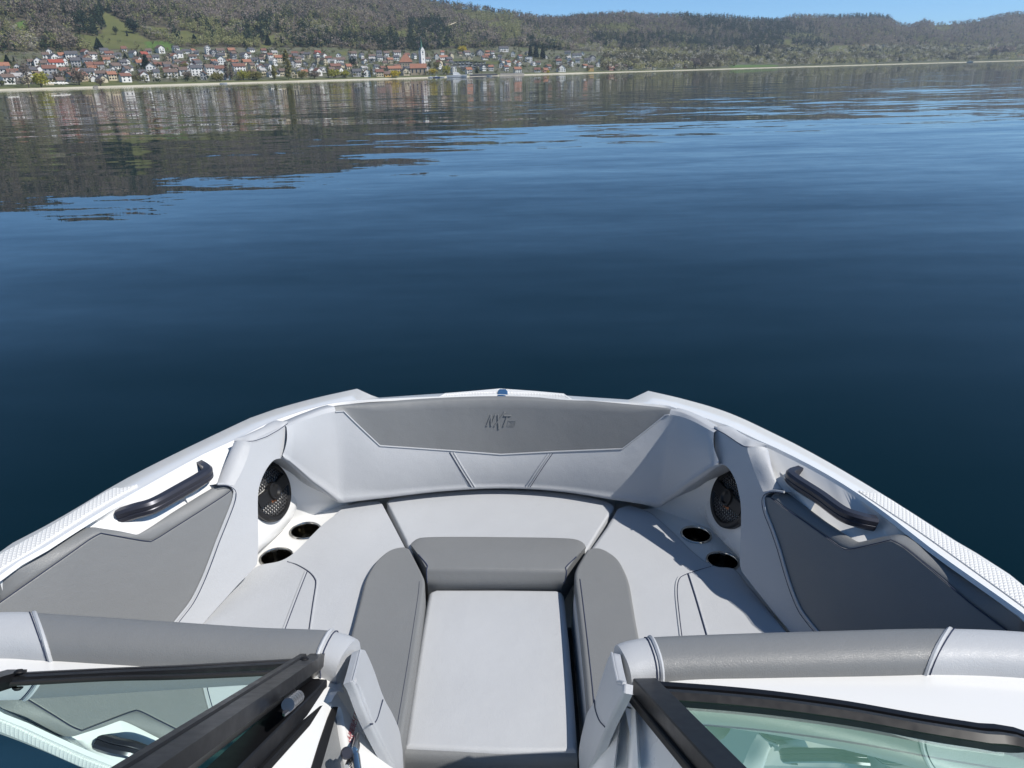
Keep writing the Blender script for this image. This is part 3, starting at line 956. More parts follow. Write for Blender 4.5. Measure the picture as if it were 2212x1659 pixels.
# dark well under the cushions, cockpit sole
pad('well_floor', [(-.5, 2.1, .20), (.5, 2.1, .20), (.5, .2, .20), (-.5, .2, .20)], UP, .02, 0, MAT['carpet'], boat)
pad('cockpit_sole', [(-1.15, .2, .16), (1.15, .2, .16), (1.15, -2.5, .16), (-1.15, -2.5, .16)], UP, .02, 0, MAT['carpet'], boat)
mesh('seat_base', [(-.30, 2.02, .2), (-.30, 2.02, .5), (.30, 2.02, .5), (.30, 2.02, .2)], [(0, 1, 2, 3)], MAT['gelcoat'], boat, False)
for sg in (-1, 1):
    mesh('seat_base', [(sg * .25, 2.02, .2), (sg * .25, 2.02, .5), (sg * .24, .98, .5), (sg * .24, .98, .2)], [(0, 1, 2, 3)], MAT['gelcoat'], boat, False)

# ---------------------------------------------------------------- consoles, bolster rolls, windscreen
RA, RB = .050, .042           # half width and half height of the padded rolls


def slant(i, i2, a):
    return -(a / (2 * RA)) * .10 * max(0.0, 1 - abs(i - i2) / 14)


def roll_profile():
    pr = []
    for k in range(20):
        t = 2 * math.pi * k / 20
        c_, s_ = math.cos(t), math.sin(t)
        pr.append((RA * math.copysign(abs(c_) ** .8, c_), RB * math.copysign(abs(s_) ** .8, s_)))
    return pr


ROLL = {'L': dict(sg=-1, mid=[('C', 1815, 396), ('C', 1680, 366), ('C', 1300, 350), ('C', 870, 320), ('C', 290, 280), ('C', 0, 266)],
                  cut_in=[('C', 1683, 270), ('C', 1690, 465)], xo=-.85,
                  end=[('I', 850, 4), ('I', 795, 240), ('I', 742, 440)],
                  rear=[('I', 742, 440), ('I', 800, 545), ('I', 990, 1030), ('I', 1330, 1690)],
                  front=[('I', 1440, 1400), ('I', 1406, 1130), ('I', 1300, 868), ('I', 1172, 632), ('I', 1045, 265), ('I', 930, 2), ('I', 890, -16), ('I', 850, 4)],
                  end_low=[('I', 1330, 1690), ('I', 1406, 1130)], fold=[('I', 985, 1040), ('I', 1040, 1030), ('I', 1090, 950), ('I', 1165, 700)]),
        'R': dict(sg=1, mid=[('D', 232, 404), ('D', 375, 383), ('D', 800, 364), ('D', 1300, 348), ('D', 1790, 336), ('D', 2212, 350)],
                  cut_in=[('D', 375, 275), ('D', 355, 490)], xo=.85,
                  end=[('P', 405, 168), ('P', 436, 340), ('P', 470, 490)],
                  rear=[('P', 470, 490), ('P', 540, 566), ('P', 340, 1005), ('P', 165, 1460)],
                  front=[('P', 45, 1443), ('P', 36, 1290), ('P', 62, 1100), ('P', 130, 830), ('P', 212, 680), ('P', 300, 400), ('P', 372, 192), ('P', 405, 168)],
                  end_low=[('P', 165, 1460), ('P', 36, 1290)], fold=[('P', 212, 690), ('P', 225, 800), ('P', 270, 920), ('P', 330, 990)])}
for key, S in ROLL.items():
    sg = S['sg']
    mid = [bz(*p, .945) for p in S['mid']]
    mid.append(mid[-1] + (mid[-1] - mid[-2]).normalized() * .16 + Vector((0, -.02, 0)))
    path = resample(mid, 90)
    if sg < 0:
        path = path
    pr = roll_profile()
    br = empty('console_backrest', parent=boat)
    x_in, x_out = sg * .302, S['xo']
    i1 = min(range(90), key=lambda i: abs(path[i].x - x_in))
    i2 = min(range(90), key=lambda i: abs(path[i].x - x_out))
    taper = path[:]
    # the roll: pale inner end, dark middle, pale outer end; seams slant a little
    def section(lo, hi, mat, name):
        v, f = [], []
        mm_ = len(pr)
        for i in range(lo, hi + 1):
            p = path[i]
            t = (path[min(i + 1, 89)] - path[max(i - 1, 0)]).normalized()
            s = t.cross(UP).normalized() * (-sg)      # s looks aft
            fe = min(1.0, .88 + .12 * (min(1.0, (p - path[0]).length / .06)) ** .6)
            for a_, b_ in [(a0 * fe, b0 * fe) for a0, b0 in pr]:
                sl_ = slant(i, i2, a_)
                v.append(p + s * a_ * -1 + UP * b_ + t * sl_)
        for i in range(hi - lo):
            for k in range(mm_):
                l = (k + 1) % mm_
                f.append((i * mm_ + k, i * mm_ + l, (i + 1) * mm_ + l, (i + 1) * mm_ + k))
        if lo == 0:
            f.append(tuple(range(mm_)))
        return mesh(name, v, f, mat, br, True, 60)
    section(0, i1, MAT['light'], 'roll_end')
    rd = section(i1, i2, MAT['dark'], 'roll_middle')
    section(i2, 89, MAT['light'], 'roll_end')
    for i, r_ in ((i1, .0042), (i2, .0042)):
        p = path[i]
        t = (path[min(i + 1, 89)] - path[max(i - 1, 0)]).normalized()
        s = t.cross(UP).normalized() * (-sg)
        ring = []
        for a_, b_ in pr + pr[:1]:
            sl_ = slant(i, i2, a_)
            ring.append(p + s * a_ * -1.0 + UP * b_ * 1.0 + t * sl_)
        pp = prof_tube('piping', ring, circle(r_, 6), MAT['light'], br, up=t, caps=False)
        prof_tube('stitch_line', [q - t * .009 * (1 if i == i1 else -1) + (q - p).normalized() * .0005 for q in ring], circle(.0012, 5), MAT['thread'], br, up=t, caps=False)
    # end of the backrest towards the passage: a flat padded board that caps the roll and runs down to the seat
    EP = plane(bz(*S['end'][0], .982), by(*S['end_low'][0], .972), by(*S['end_low'][1], 1.116))
    ep = lambda lst, l=0.0: [bp(k, x, y, (EP[0], EP[1] + l)) for k, x, y in lst]
    se, re2, fr2 = ep(S['end']), ep(S['rear']), ep(S['front'])
    outl = resample(se, 10) + resample(re2, 14)[1:] + [re2[-1] + Vector((0, 0, -.14)), fr2[0] + Vector((0, 0, -.22))] + resample(fr2, 22)
    be = pad('backrest_end', outl, EP[0], .016, .006, MAT['light'], br, segs=5)
    prof_tube('seam', ep(S['end'], -.001), circle(.0022, 6), MAT['light'], be, up=EP[0])
    prof_tube('piping', resample(ep(S['rear'], -.004), 24), circle(.0075 if sg < 0 else .004, 8), MAT['light'], be, up=EP[0])
    prof_tube('stitch_line', resample(ep(S['fold'], .0006), 16), circle(.0013, 5), MAT['thread'], be, up=EP[0])
    # seat side of the backrest under the roll
    fz2 = [[p + Vector((0, .03, -.018)) for p in path], [Vector((p.x, p.y + .045, .56)) for p in path]]
    loft('backrest_face', fz2, 40, MAT['light'], br)

# console deck and walls
PG = (Vector((.0, .553, .833)).normalized(), 0)
base_r = [bz('D', x, y, .967) for x, y in ((385, 520), (700, 543), (1000, 573), (1350, 622), (1700, 685), (2000, 733), (2212, 768))]
base_r.append(base_r[-1] + Vector((.12, -.10, 0)))
base_r.append(base_r[-1] + Vector((.06, -.22, 0)))
base_l = [Vector((-p.x - .005, p.y, p.z - .004)) for p in base_r]
CON = {'R': dict(sg=1, base=base_r, post=(bz('D', 348, 492, .985), bz('P', 1610, 1443, 1.140)), name='starboard'),
       'L': dict(sg=-1, base=base_l, post=(bz('O', 1540, 560, .962), bz('O', 640, 1443, 1.115)), name='port')}
for key, S in CON.items():
    sg = S['sg']
    base = resample(S['base'], 40)
    p0, p1 = S['post']
    pd = (p1 - p0).normalized()
    S['pd'] = pd
    p2 = p0 + pd * .72
    con = empty('console', parent=boat)
    # deck between the roll and the windscreen
    roll_c = ROLL[key]
    edge = [bz(*p, .93) + Vector((0, .02, 0)) for p in roll_c['mid']]
    edge[0] = Vector((p0.x - sg * .045, 1.0, .93))
    edge.append(edge[-1] + Vector((sg * .2, -.02, 0)))
    edge = resample(edge, 40)
    ins = [Vector((p.x, p.y - .05, .957)) for p in base]
    ins[0] = Vector((p0.x - sg * .035, .955, .957))
    dk2 = loft('console_deck', [edge, [a.lerp(b, .5) + Vector((0, 0, .013)) for a, b in zip(edge, ins)], ins], 40, MAT['gelcoat'], con, resamp=False, smooth_v=2)
    # dashboard under the glass
    aft = [Vector((sg * mix(abs(p0.x) + .01, 1.12, t), .15, .93)) for t in np.linspace(0, 1, 40)]
    loft('dashboard', [[p + Vector((0, 0, -.004)) for p in ins], [p.lerp(q, .3) + Vector((0, 0, -.03)) for p, q in zip(ins, aft)], aft], 40, MAT['gelcoat'], con, resamp=False, smooth_v=3)
    # wall along the passage, with a recess
    if sg < 0:
        wt = [bz('I', 330, 505, .958), bz('I', 520, 505, .955), bz('I', 600, 530, .95)]
        fe_ = [by('I', 990, 1060, .972), by('I', 1330, 1680, .972)]
    else:
        wt = [bz('P', 675, 570, .958), bz('P', 545, 570, .955), bz('P', 510, 610, .945)]
        fe_ = [by('P', 340, 1010, .972), by('P', 165, 1455, .972)]
    WP = plane(wt[0] + (wt[1] - wt[0]) * .5, fe_[1], p0 + pd * .45 + Vector((0, 0, -.03)))
    prj = lambda p: p - WP[0] * (WP[0].dot(p) - WP[1])
    outl = [prj(p0 + Vector((0, 0, -.012))), prj(wt[1]), prj(wt[2])] + [prj(p) for p in fe_] + [prj(fe_[1] + Vector((0, 0, -.35))), prj(Vector((p0.x, .1, .25))), prj(p0 + pd * .9 + Vector((0, 0, -.02)))]
    if sg < 0:
        hole = [bp('I', x, y, WP) for x, y in ((445, 815), (470, 795), (545, 790), (572, 815), (600, 900), (640, 1150), (692, 1440), (735, 1690), (190, 1760), (225, 1640), (330, 1250), (400, 1010), (430, 880))]
    else:
        hole = [bp('P', x, y, WP) for x, y in ((515, 720), (540, 690), (620, 690), (645, 720), (630, 850), (600, 1100), (570, 1500), (440, 1480), (470, 1150), (505, 850))]
    if sg < 0:
        fill_holes('console_wall', outl, [hole], MAT['gelcoat'], con, None, WP[0])
    else:
        ln = lambda a, b, l: resample([bp('P', *a, (WP[0], WP[1] + l)), bp('P', *b, (WP[0], WP[1] + l))], 8, False)
        lines = [ln((505, 600), (150, 1480), -.02), ln((510, 595), (165, 1455), .0), ln((530, 640), (425, 1460), .0), ln((540, 660), (445, 1460), -.016), ln((600, 660), (560, 1460), -.018),
                 ln((625, 650), (590, 1460), .002), ln((660, 650), (700, 1460), .004), ln((690, 690), (800, 1460), -.012), ln((720, 700), (1340, 1500), -.012)]
        loft('console_wall', lines, 8, MAT['gelcoat'], con, resamp=False, sharp=70, smooth_v=3)
        tpw = [l[0] for l in lines]
        loft('console_shoulder', [[p + Vector((.01, .04, -.004)) for p in tpw], tpw], 9, MAT['gelcoat'], con, resamp=False, smooth_v=3)
    # rounded returns of the recess and its back
    hb = [p - WP[0] * .05 for p in hole]
    hm = [p - WP[0] * .010 + (sum(hole, Vector()) / len(hole) - p).normalized() * .004 for p in hole]
    cl = lambda l: l + l[:1]
    if sg < 0:
        loft('recess_rim', [cl(hole), cl(hm), cl(hb)], len(hole) + 1, MAT['gelcoat'], con, resamp=False, smooth_v=3)
    if sg < 0:
        door = [bp('I', x, y, (WP[0], WP[1] - .012)) for x, y in ((500, 800), (560, 795), (590, 860), (690, 1430), (735, 1690), (280, 1700), (380, 1250))]
        bk = pad('storage_door', door, WP[0], .01, .002, MAT['dark'], con)
        mesh('recess_back', hb, [tuple(range(len(hb)))], MAT['rubber'], con, False)
        slab = [bp('I', x, y, (WP[0], WP[1] + .004)) for x, y in ((470, 800), (545, 792), (505, 960), (420, 1260), (300, 1680), (170, 1680), (290, 1290), (410, 940))]
        pad('door_seal', slab, WP[0], .014, .002, MAT['rubber'], con)
    S['WP'] = WP
    S['con'] = con
    # windscreen: base frame, post, pane
    ws = empty('windscreen', parent=boat)
    S['ws'] = ws
    prof_tube('base_frame', [p + Vector((0, 0, 0)) for p in base], [(-.024, -.014), (.024, -.014), (.024, .003), (.017, .011), (.006, .012), (.004, .007), (0, .007), (-.002, .014), (-.012, .018), (-.022, .012)][::1] if sg < 0 else
              [(.024, -.014), (.024, .012), (.012, .018), (.002, .014), (0, .007), (-.004, .007), (-.006, .012), (-.017, .011), (-.024, .003), (-.024, -.014)], MAT['black_metal'], ws, sharp=35)
    gn = pd.cross(Vector((sg, 0, 0))) * sg
    gn = gn if gn.z > 0 else -gn
    prof_tube('post', [p0 - pd * .004, p0 + pd * .2, p2 + pd * .1], [(-.021, -.012), (.021, -.012), (.021, .012), (.019, .014), (-.019, .014), (-.021, .012)], MAT['black_metal'], ws, up=gn, sharp=30)
    prof_tube('post_seal', [p0 - gn * .020 - pd * .002 + Vector((-sg * .008, 0, 0)), p2 + pd * .1 - gn * .020 + Vector((-sg * .008, 0, 0))], box_prof(.040, .014, .002), MAT['rubber'], ws, up=gn, sharp=30)
    gb = [p + Vector((0, -.012, .004)) for p in base]
    gt = [p + pd * .75 + Vector((sg * .0, 0, 0)) for p in gb]
    loft('pane', [gb, gt], 40, MAT['glass'], ws, resamp=False)
    prof_tube('top_frame', [p for p in gt], box_prof(.03, .03, .006), MAT['black_metal'], ws)

# passage window folded open on to the port windscreen
PW = (Vector((-.02, .559, .829)).normalized(), None)
o0 = bz('S', 330 * 1.8517, 1455 * 1.8517, 1.035)
PW = (PW[0], PW[0].dot(o0))
gate = empty('passage_window', parent=boat)
pj = lambda k, x, y, l=0.0: bp(k, x, y, (PW[0], PW[1] + l))
A0 = pj('O', 1470, 265)                  # hinge end of the near rail
A1 = pj('O', 60, 1200)                   # stile towards the camera
B0 = pj('N', 150, 450)
sdv = (A1 - A0).normalized()
rail = [pj('N', 120, 455), pj('N', 1200, 400), pj('O', 0, 370), pj('O', 700, 330), A0 + sdv * .02]
rail_o = [pj('N', 120, 405), pj('N', 1200, 360), pj('O', 0, 320), pj('O', 700, 285), pj('O', 1440, 243)]
gp = [(-.015, -.008), (.015, -.008), (.015, .004), (.004, .006), (.003, .0035), (-.001, .0035), (-.003, .007), (-.015, .007)]
prof_tube('rail', resample([rail[0], rail[1], rail[2], rail[3], rail[4]], 20), gp, MAT['black_metal'], gate, up=PW[0], sharp=30)
stp = [(-.026, -.010), (-.014, -.026), (.016, -.030), (.026, -.020), (.026, -.012), (.022, -.010), (.026, -.006), (.026, .004), (.018, .011), (.008, .011), (.006, .008), (.002, .008), (0, .011), (-.026, .011)]
prof_tube('stile', [A0 - sdv * .030, A0 + sdv * .15, A0 + sdv * .95], stp, MAT['black_metal'], gate, up=PW[0], sharp=30)
F0 = pj('N', 130, 440)
prof_tube('stile', [F0 - sdv * .012, F0 + sdv * .95], [(-.016, -.010), (.016, -.010), (.016, .010), (-.016, .010)], MAT['black_metal'], gate, up=PW[0], sharp=30)
pane = [A0, A0 + sdv * .95, F0 + sdv * .95, F0]
pan = mesh('pane', [p - PW[0] * .001 for p in pane], [(0, 1, 2, 3)], MAT['glass_double'], gate, False)
sealp = [pj('N', 130, 500), pj('N', 1200, 445), pj('O', 0, 430), pj('O', 850, 395), pj('O', 1180, 378)]
prof_tube('seal', resample(sealp, 16), [(-.009, -.001), (.009, -.001), (.008, .002), (-.008, .002)], MAT['rubber'], gate, up=PW[0], sharp=30)
for k, x, y in (('O', 1430, 240), ('N', 215, 380)):
    q = pj(k, x, y, .011)
    lathe('screw', [(0, .004), (.004, .004), (.0075, .001), (.008, -.001)], q, MAT['rubber'], gate, 20, PW[0])
prof_tube('rail', [A0 + sdv * .95, F0 + sdv * .95], box_prof(.03, .02, .003), MAT['black_metal'], gate, up=PW[0])
# hinge knuckles between stile and post
hq = bp('O', 1305, 700, (PW[0], PW[1] - .012))
for i in range(5):
    a_ = hq + sdv * (-.026 + .0105 * i)
    prof_tube('hinge_knuckle', [a_, a_ + sdv * .0095], circle(.0095, 12), MAT['steel'], gate, up=PW[0], sharp=50)
pad('hinge_leaf', [bp('O', x, y, (PW[0], PW[1] - .013)) for x, y in ((1205, 640), (1330, 560), (1340, 610), (1240, 690), (1200, 700))], PW[0], .003, 0, MAT['steel'], gate)
pad('hinge_leaf', [bp('O', x, y, (PW[0], PW[1] - .020)) for x, y in ((1190, 800), (1330, 720), (1335, 755), (1215, 850), (1190, 840))], PW[0], .003, 0, MAT['steel'], gate)

# storage markings and gas strut on the port console
WP, con = CON['L']['WP'], CON['L']['con']
PO = (WP[0], WP[1] + .0015)
a_, b_ = bp('I', 700, 1262, PO), bp('I', 797, 905, PO)
c_, d_ = bp('I', 718, 1325, PO), bp('I', 812, 985, PO)
for body, s_, e_ in (('LIFERAFT', a_, b_), ('STORAGE', c_, d_)):
    fc_ = bpy.data.curves.new('lettering', 'FONT')
    fc_.body = body
    fc_.size = 1.0
    fc_.offset = .0
    to = bpy.data.objects.new('lettering', fc_)
    COL.objects.link(to)
    bpy.context.view_layer.update()
    me = bpy.data.meshes.new_from_object(to.evaluated_get(bpy.context.evaluated_depsgraph_get()))
    bpy.data.objects.remove(to)
    xs = [v.co.x for v in me.vertices]
    wdt = max(xs) - min(xs)
    ux = (e_ - s_) / wdt
    uy = WP[0].cross(ux).normalized() * ((d_ - b_).length * 1.02)
    me.transform(Matrix(((ux.x, uy.x, WP[0].x, s_.x), (ux.y, uy.y, WP[0].y, s_.y), (ux.z, uy.z, WP[0].z, s_.z), (0, 0, 0, 1))))
    me.materials.clear(); me.materials.append(MAT['red_print'])
    link('lettering', me, con)
PS_ = (WP[0], WP[1] + .02)
strut = empty('gas_strut', parent=boat)
s0, s1 = bp('I', 745, 1440, (WP[0], WP[1] + .035)), bp('I', 810, 1190, (WP[0], WP[1] + .006))
prof_tube('strut_rod', [bp('I', 660, 1640, (WP[0], WP[1] + .03)), s0, s1], circle(.0042, 10), MAT['steel'], strut)
prof_tube('strut_body', [bp('I', 762, 1480, (WP[0], WP[1] + .04)), bp('I', 800, 1760, (WP[0], WP[1] + .04))], circle(.0085, 14), MAT['chrome'], strut)
for x, y in ((655, 1450), (738, 1450)):
    q = bp('I', x, y, (WP[0], WP[1] + .036))
    lathe('strut_end', [(0, .010), (.007, .010), (.0095, .007), (.0095, -.012), (0, -.012)], q, MAT['chrome'] if x > 700 else MAT['handle'], strut, 18, (EYE_B - q).normalized())
pad('strut_plate', [bp('I', x, y, (WP[0], WP[1] + .006)) for x, y in ((800, 1190), (825, 1195), (848, 1340), (845, 1370), (790, 1580), (745, 1570), (735, 1420))], WP[0], .004, .001, MAT['steel'], strut)

# ================================================================ LAKE, SHORE, HILLS
def az_el(p):
    r = ray(p, AW)
    return math.atan2(r.x, r.y), math.atan2(r.z, math.hypot(r.x, r.y))


def interp(x, tab):
    xs = [t[0] for t in tab]
    ys = [t[1] for t in tab]
    return np.interp(x, xs, ys)


# ridge line of the hills (pixels of the 2212 px copy) -> azimuth, elevation of the bare ground (trees stand on it)
RIDGE = [(-700, -40), (-300, -85), (0, -85), (250, -62), (450, -45), (620, -32), (760, -20), (850, -9), (905, 2), (945, 12), (1000, 19), (1052, 24), (1074, 33), (1083, 28), (1131, 38),
         (1160, 43), (1201, 46), (1247, 40), (1300, 36), (1349, 34), (1416, 39), (1470, 36), (1564, 39), (1620, 45), (1671, 48), (1714, 38), (1807, 38), (1888, 35), (1920, 39), (1933, 51),
         (1949, 57), (1968, 58), (1995, 48), (2022, 55), (2075, 52), (2115, 46), (2155, 37), (2185, 31), (2209, 31), (2400, 20), (2700, 12), (3000, 10)]
RTAB = sorted((az_el(p)) for p in RIDGE)
SHORE_D = [(-1.2, 520), (-.62, 760), (-.33, 930), (-.12, 1100), (.08, 1330), (.25, 1750), (.45, 2450), (.62, 3100), (1.2, 3500)]
DEPTH = [(-1.2, 900), (-.6, 1000), (-.2, 1050), (0.0, 1150), (.1, 1300), (.3, 1500), (.6, 1900), (1.2, 2000)]
# top of the built-up and orchard slope, as a share of the ridge elevation is too crude: given as pixels too
FOOT = [(-700, 118), (0, 116), (200, 112), (430, 104), (560, 105), (700, 104), (830, 112), (905, 108), (1000, 106), (1100, 100), (1180, 108), (1300, 112), (1400, 112), (1500, 110), (1620, 104), (1750, 100), (1900, 98), (2050, 100), (2212, 98), (3000, 80)]
FTAB = sorted((az_el(p)) for p in FOOT)
NA, NT = 560, 200
AZ = np.linspace(-1.15, 1.15, NA)
RZ_ = interp(AZ, RTAB)
FZ_ = interp(AZ, FTAB)
DZ_ = interp(AZ, SHORE_D)
WZ_ = interp(AZ, DEPTH)


def vnoise(x, y, seed=0):
    """smooth value noise on arrays"""
    xi, yi = np.floor(x).astype(np.int64), np.floor(y).astype(np.int64)
    xf, yf = x - xi, y - yi
    u, v = xf * xf * (3 - 2 * xf), yf * yf * (3 - 2 * yf)

    def h(a, b):
        n = (a * 374761393 + b * 668265263 + seed * 2147483647) & 0xffffffff
        n = ((n ^ (n >> 13)) * 1274126177) & 0xffffffff
        return ((n ^ (n >> 16)) & 0xffff) / 65535.0
    return (h(xi, yi) * (1 - u) + h(xi + 1, yi) * u) * (1 - v) + (h(xi, yi + 1) * (1 - u) + h(xi + 1, yi + 1) * u) * v


def fbm(x, y, o=4, seed=0):
    s, a, t = 0, 1.0, 0
    for k in range(o):
        s = s + a * vnoise(x * 2 ** k, y * 2 ** k, seed + k)
        t += a
        a *= .5
    return s / t


FOOT_T = .40


def ground(az, t):
    """x, y, z of the land: t = 0 at the waterline, FOOT_T at the foot of the wooded slope, 1 on the ridge, beyond 1 falling away"""
    az = np.asarray(az, float)
    t = np.asarray(t, float)
    D, Wd = interp(az, SHORE_D), interp(az, DEPTH)
    er, ef = interp(az, RTAB), interp(az, FTAB)
    r = D + t * Wd
    e0 = -H / D
    beach = np.clip(t * Wd / 14, 0, 1)
    eb = e0 + (1.5 / D) * beach
    lin = np.clip((t - 12 / Wd) / (FOOT_T - 12 / Wd), 0, 1)
    el = eb + (ef - eb) * (lin ** 1.12)
    s = np.clip((t - FOOT_T) / (1 - FOOT_T), 0, 1)
    el = el + (er - ef) * (s ** .92)
    z = H + r * np.tan(el)
    # gullies and spurs on the wooded slope, fading out on the ridge
    x, y = r * np.sin(az), r * np.cos(az)
    g = fbm(x / 170, y / 320, 4, 5) - .5
    z = z + g * 62 * np.clip(s * 3, 0, 1) * np.clip((1 - s) * 2.2, 0, 1)
    z = np.where(t > 1, z - (t - 1) * Wd * .38, z)
    return x, y, z


TT_ = np.concatenate([np.linspace(-.03, 0, 3)[:-1], np.linspace(0, .03, 7)[:-1], np.linspace(.03, 1.0, NT - 20), np.linspace(1.02, 1.6, 12)])
AG, TG = np.meshgrid(AZ, TT_, indexing='ij')
GX, GY, GZ = ground(AG, TG)
GZ = np.where(TG < 0, -1.5, GZ)


def project(x, y, z):
    R, U, F = AW
    d = np.stack([x, y, z - H], -1)
    w = d @ np.array(F)
    return CX + FPX * (d @ np.array(R)) / w, CY - FPX * (d @ np.array(U)) / w


def in_poly(px_, py_, poly):
    c = np.zeros(np.shape(px_), bool)
    n = len(poly)
    for i in range(n):
        x0, y0 = poly[i]
        x1, y1 = poly[(i + 1) % n]
        k = ((y0 > py_) != (y1 > py_)) & (px_ < (x1 - x0) * (py_ - y0) / ((y1 - y0) if y1 != y0 else 1e-9) + x0)
        c ^= k
    return c


def vp(k, *pts):
    return [px(k, x, y) for x, y in pts]


MEADOWS = [vp('V', (820, 90), (900, 120), (1010, 190), (1110, 270), (1200, 325), (1330, 330), (1470, 395), (1300, 408), (1050, 392), (830, 392), (720, 375), (660, 320), (590, 290), (600, 268), (790, 295), (845, 215)),
           vp('V', (1160, 205), (1420, 238), (1250, 262)), vp('V', (1500, 245), (1660, 300), (1550, 335)), vp('V', (1740, 250), (1830, 203), (1880, 240)), vp('V', (1420, 250), (1520, 245), (1560, 330), (1480, 345)),
           vp('W', (60, 410), (150, 290), (230, 262), (330, 280), (240, 305), (180, 365), (110, 415)), vp('W', (1180, 255), (1260, 230), (1285, 290), (1200, 303)),
           vp('W', (700, 415), (790, 412), (780, 445), (700, 442)), vp('W', (1580, 360), (1630, 335), (1660, 375)), vp('W', (1880, 190), (2010, 170), (2030, 215), (1920, 220)),
           vp('X', (545, 372), (620, 343), (705, 362), (650, 385)), vp('X', (1180, 405), (1250, 378), (1255, 425)), vp('X', (860, 405), (1000, 400), (980, 432), (860, 430)), vp('X', (1380, 398), (1500, 405), (1490, 420)),
           vp('X', (1840, 522), (2230, 522), (2230, 540), (1860, 545)), vp('Y', (600, 432), (680, 368), (840, 368), (800, 402), (650, 442)), vp('Y', (270, 320), (330, 315), (330, 370), (280, 360)),
           vp('V', (700, 640), (1100, 655), (1100, 680), (600, 690)), vp('V', (0, 450), (40, 440), (60, 500), (0, 500)), vp('V', (130, 180), (215, 160), (215, 235), (110, 230)),
           vp('W', (1600, 480), (2080, 500), (2080, 520), (1640, 500)), vp('Y', (1480, 225), (1560, 215), (1540, 240))]
BLOSSOM = [vp('V', (40, 200), (180, 160), (250, 280), (330, 380), (300, 440), (180, 420), (120, 330), (60, 260)), vp('W', (470, 190), (560, 200), (630, 270), (560, 300), (490, 250)), vp('V', (1150, 240), (1300, 250), (1400, 320), (1300, 330), (1180, 290)),
           vp('X', (270, 285), (500, 330), (780, 380), (900, 440), (700, 430), (500, 380), (300, 340)), vp('X', (860, 350), (950, 350), (950, 400), (860, 390)), vp('W', (820, 370), (960, 370), (960, 400), (820, 395)),
           vp('X', (1050, 430), (1500, 400), (2230, 400), (2230, 510), (1700, 520), (1100, 470)), vp('Y', (0, 420), (400, 430), (1100, 470), (1700, 440), (2212, 420), (2212, 475), (1200, 505), (0, 530)),
           vp('V', (1900, 200), (1990, 180), (1970, 260), (1880, 260))]
SPRING = [vp('V', (640, 390), (760, 350), (1200, 330), (1500, 300), (1900, 330), (2212, 350), (2212, 445), (640, 420)), vp('W', (0, 360), (400, 390), (420, 440), (0, 440)), vp('V', (1420, 180), (1700, 200), (1900, 260), (1800, 330), (1500, 330)), vp('Y', (1480, 200), (1640, 200), (1600, 260), (1480, 260)), vp('X', (690, 250), (760, 222), (1000, 208), (1090, 240), (1000, 292), (760, 275)), vp('W', (1600, 100), (2100, 110), (2212, 250), (2100, 300), (1800, 200)), vp('X', (0, 100), (120, 180), (200, 340), (0, 380)),
          vp('Y', (280, 285), (640, 285), (680, 340), (280, 340)), vp('V', (0, 180), (60, 190), (110, 330), (60, 330))]
CONIFER = [vp('W', (280, 330), (420, 230), (600, 300), (900, 330), (1100, 300), (1280, 200), (1500, 150), (1650, 330), (1560, 420), (1000, 430), (450, 440)), vp('V', (560, 180), (830, 90), (830, 280), (620, 290)), vp('V', (330, 330), (420, 330), (400, 400), (340, 400)),
           vp('V', (620, 240), (800, 250), (800, 310), (680, 315)), vp('X', (700, 290), (1400, 280), (1800, 320), (2230, 300), (2230, 390), (1500, 390), (900, 400), (760, 370)), vp('Y', (600, 115), (1160, 105), (1160, 165), (640, 160)),
           vp('Y', (0, 200), (300, 180), (560, 330), (640, 390), (560, 460), (380, 440), (0, 460)), vp('X', (1400, 130), (2230, 160), (2230, 300), (1600, 280)), vp('Y', (760, 380), (1100, 400), (1500, 400), (1400, 440), (800, 450)),
           vp('V', (1640, 230), (1760, 300), (1700, 380), (1620, 330)), vp('V', (1900, 220), (2212, 150), (2212, 330), (1980, 370), (1900, 330)), vp('W', (0, 200), (300, 200), (250, 270), (120, 280)), vp('X', (220, 320), (420, 340), (500, 420), (400, 500), (240, 470))]
QX, QY = project(GX, GY, GZ)
mead = np.zeros(QX.shape, bool)
for p in MEADOWS:
    mead |= in_poly(QX, QY, p)
n1, n2, n3 = fbm(GX / 60, GY / 60, 4, 21), fbm(GX / 14, GY / 22, 3, 31), fbm(GX / 300, GY / 300, 3, 41)
def lerp3(a, b, t):
    return np.asarray(a) * (1 - t[..., None]) + np.asarray(b) * t[..., None]
floor_c = lerp3((.075, .066, .050), (.105, .098, .062), n1)
mead_c = lerp3((.085, .105, .038), (.165, .165, .070), np.clip(n2 * .7 + n1 * .5 - .1, 0, 1))
lush = in_poly(QX, QY, vp('V', (1180, 335), (1330, 330), (1470, 395), (1330, 405), (1180, 400))) | in_poly(QX, QY, MEADOWS[14]) | in_poly(QX, QY, MEADOWS[19])
mead_c = np.where(lush[..., None], lerp3((.085, .150, .040), (.12, .19, .055), n2), mead_c)
town_c = lerp3((.085, .105, .045), (.17, .165, .13), np.clip(n2 * 1.6 - .3, 0, 1))
colr = np.where((TG > FOOT_T * 1.02)[..., None], floor_c, town_c)
colr = np.where(mead[..., None], mead_c, colr)
sand = (TG * interp(AG, DEPTH) < 13)
colr = np.where(sand[..., None], lerp3((.52, .48, .38), (.62, .58, .47), n2), colr)
grassb = (TG * interp(AG, DEPTH) >= 13) & (TG * interp(AG, DEPTH) < 40)
colr = np.where(grassb[..., None], lerp3((.10, .125, .045), (.15, .155, .07), n2), colr)


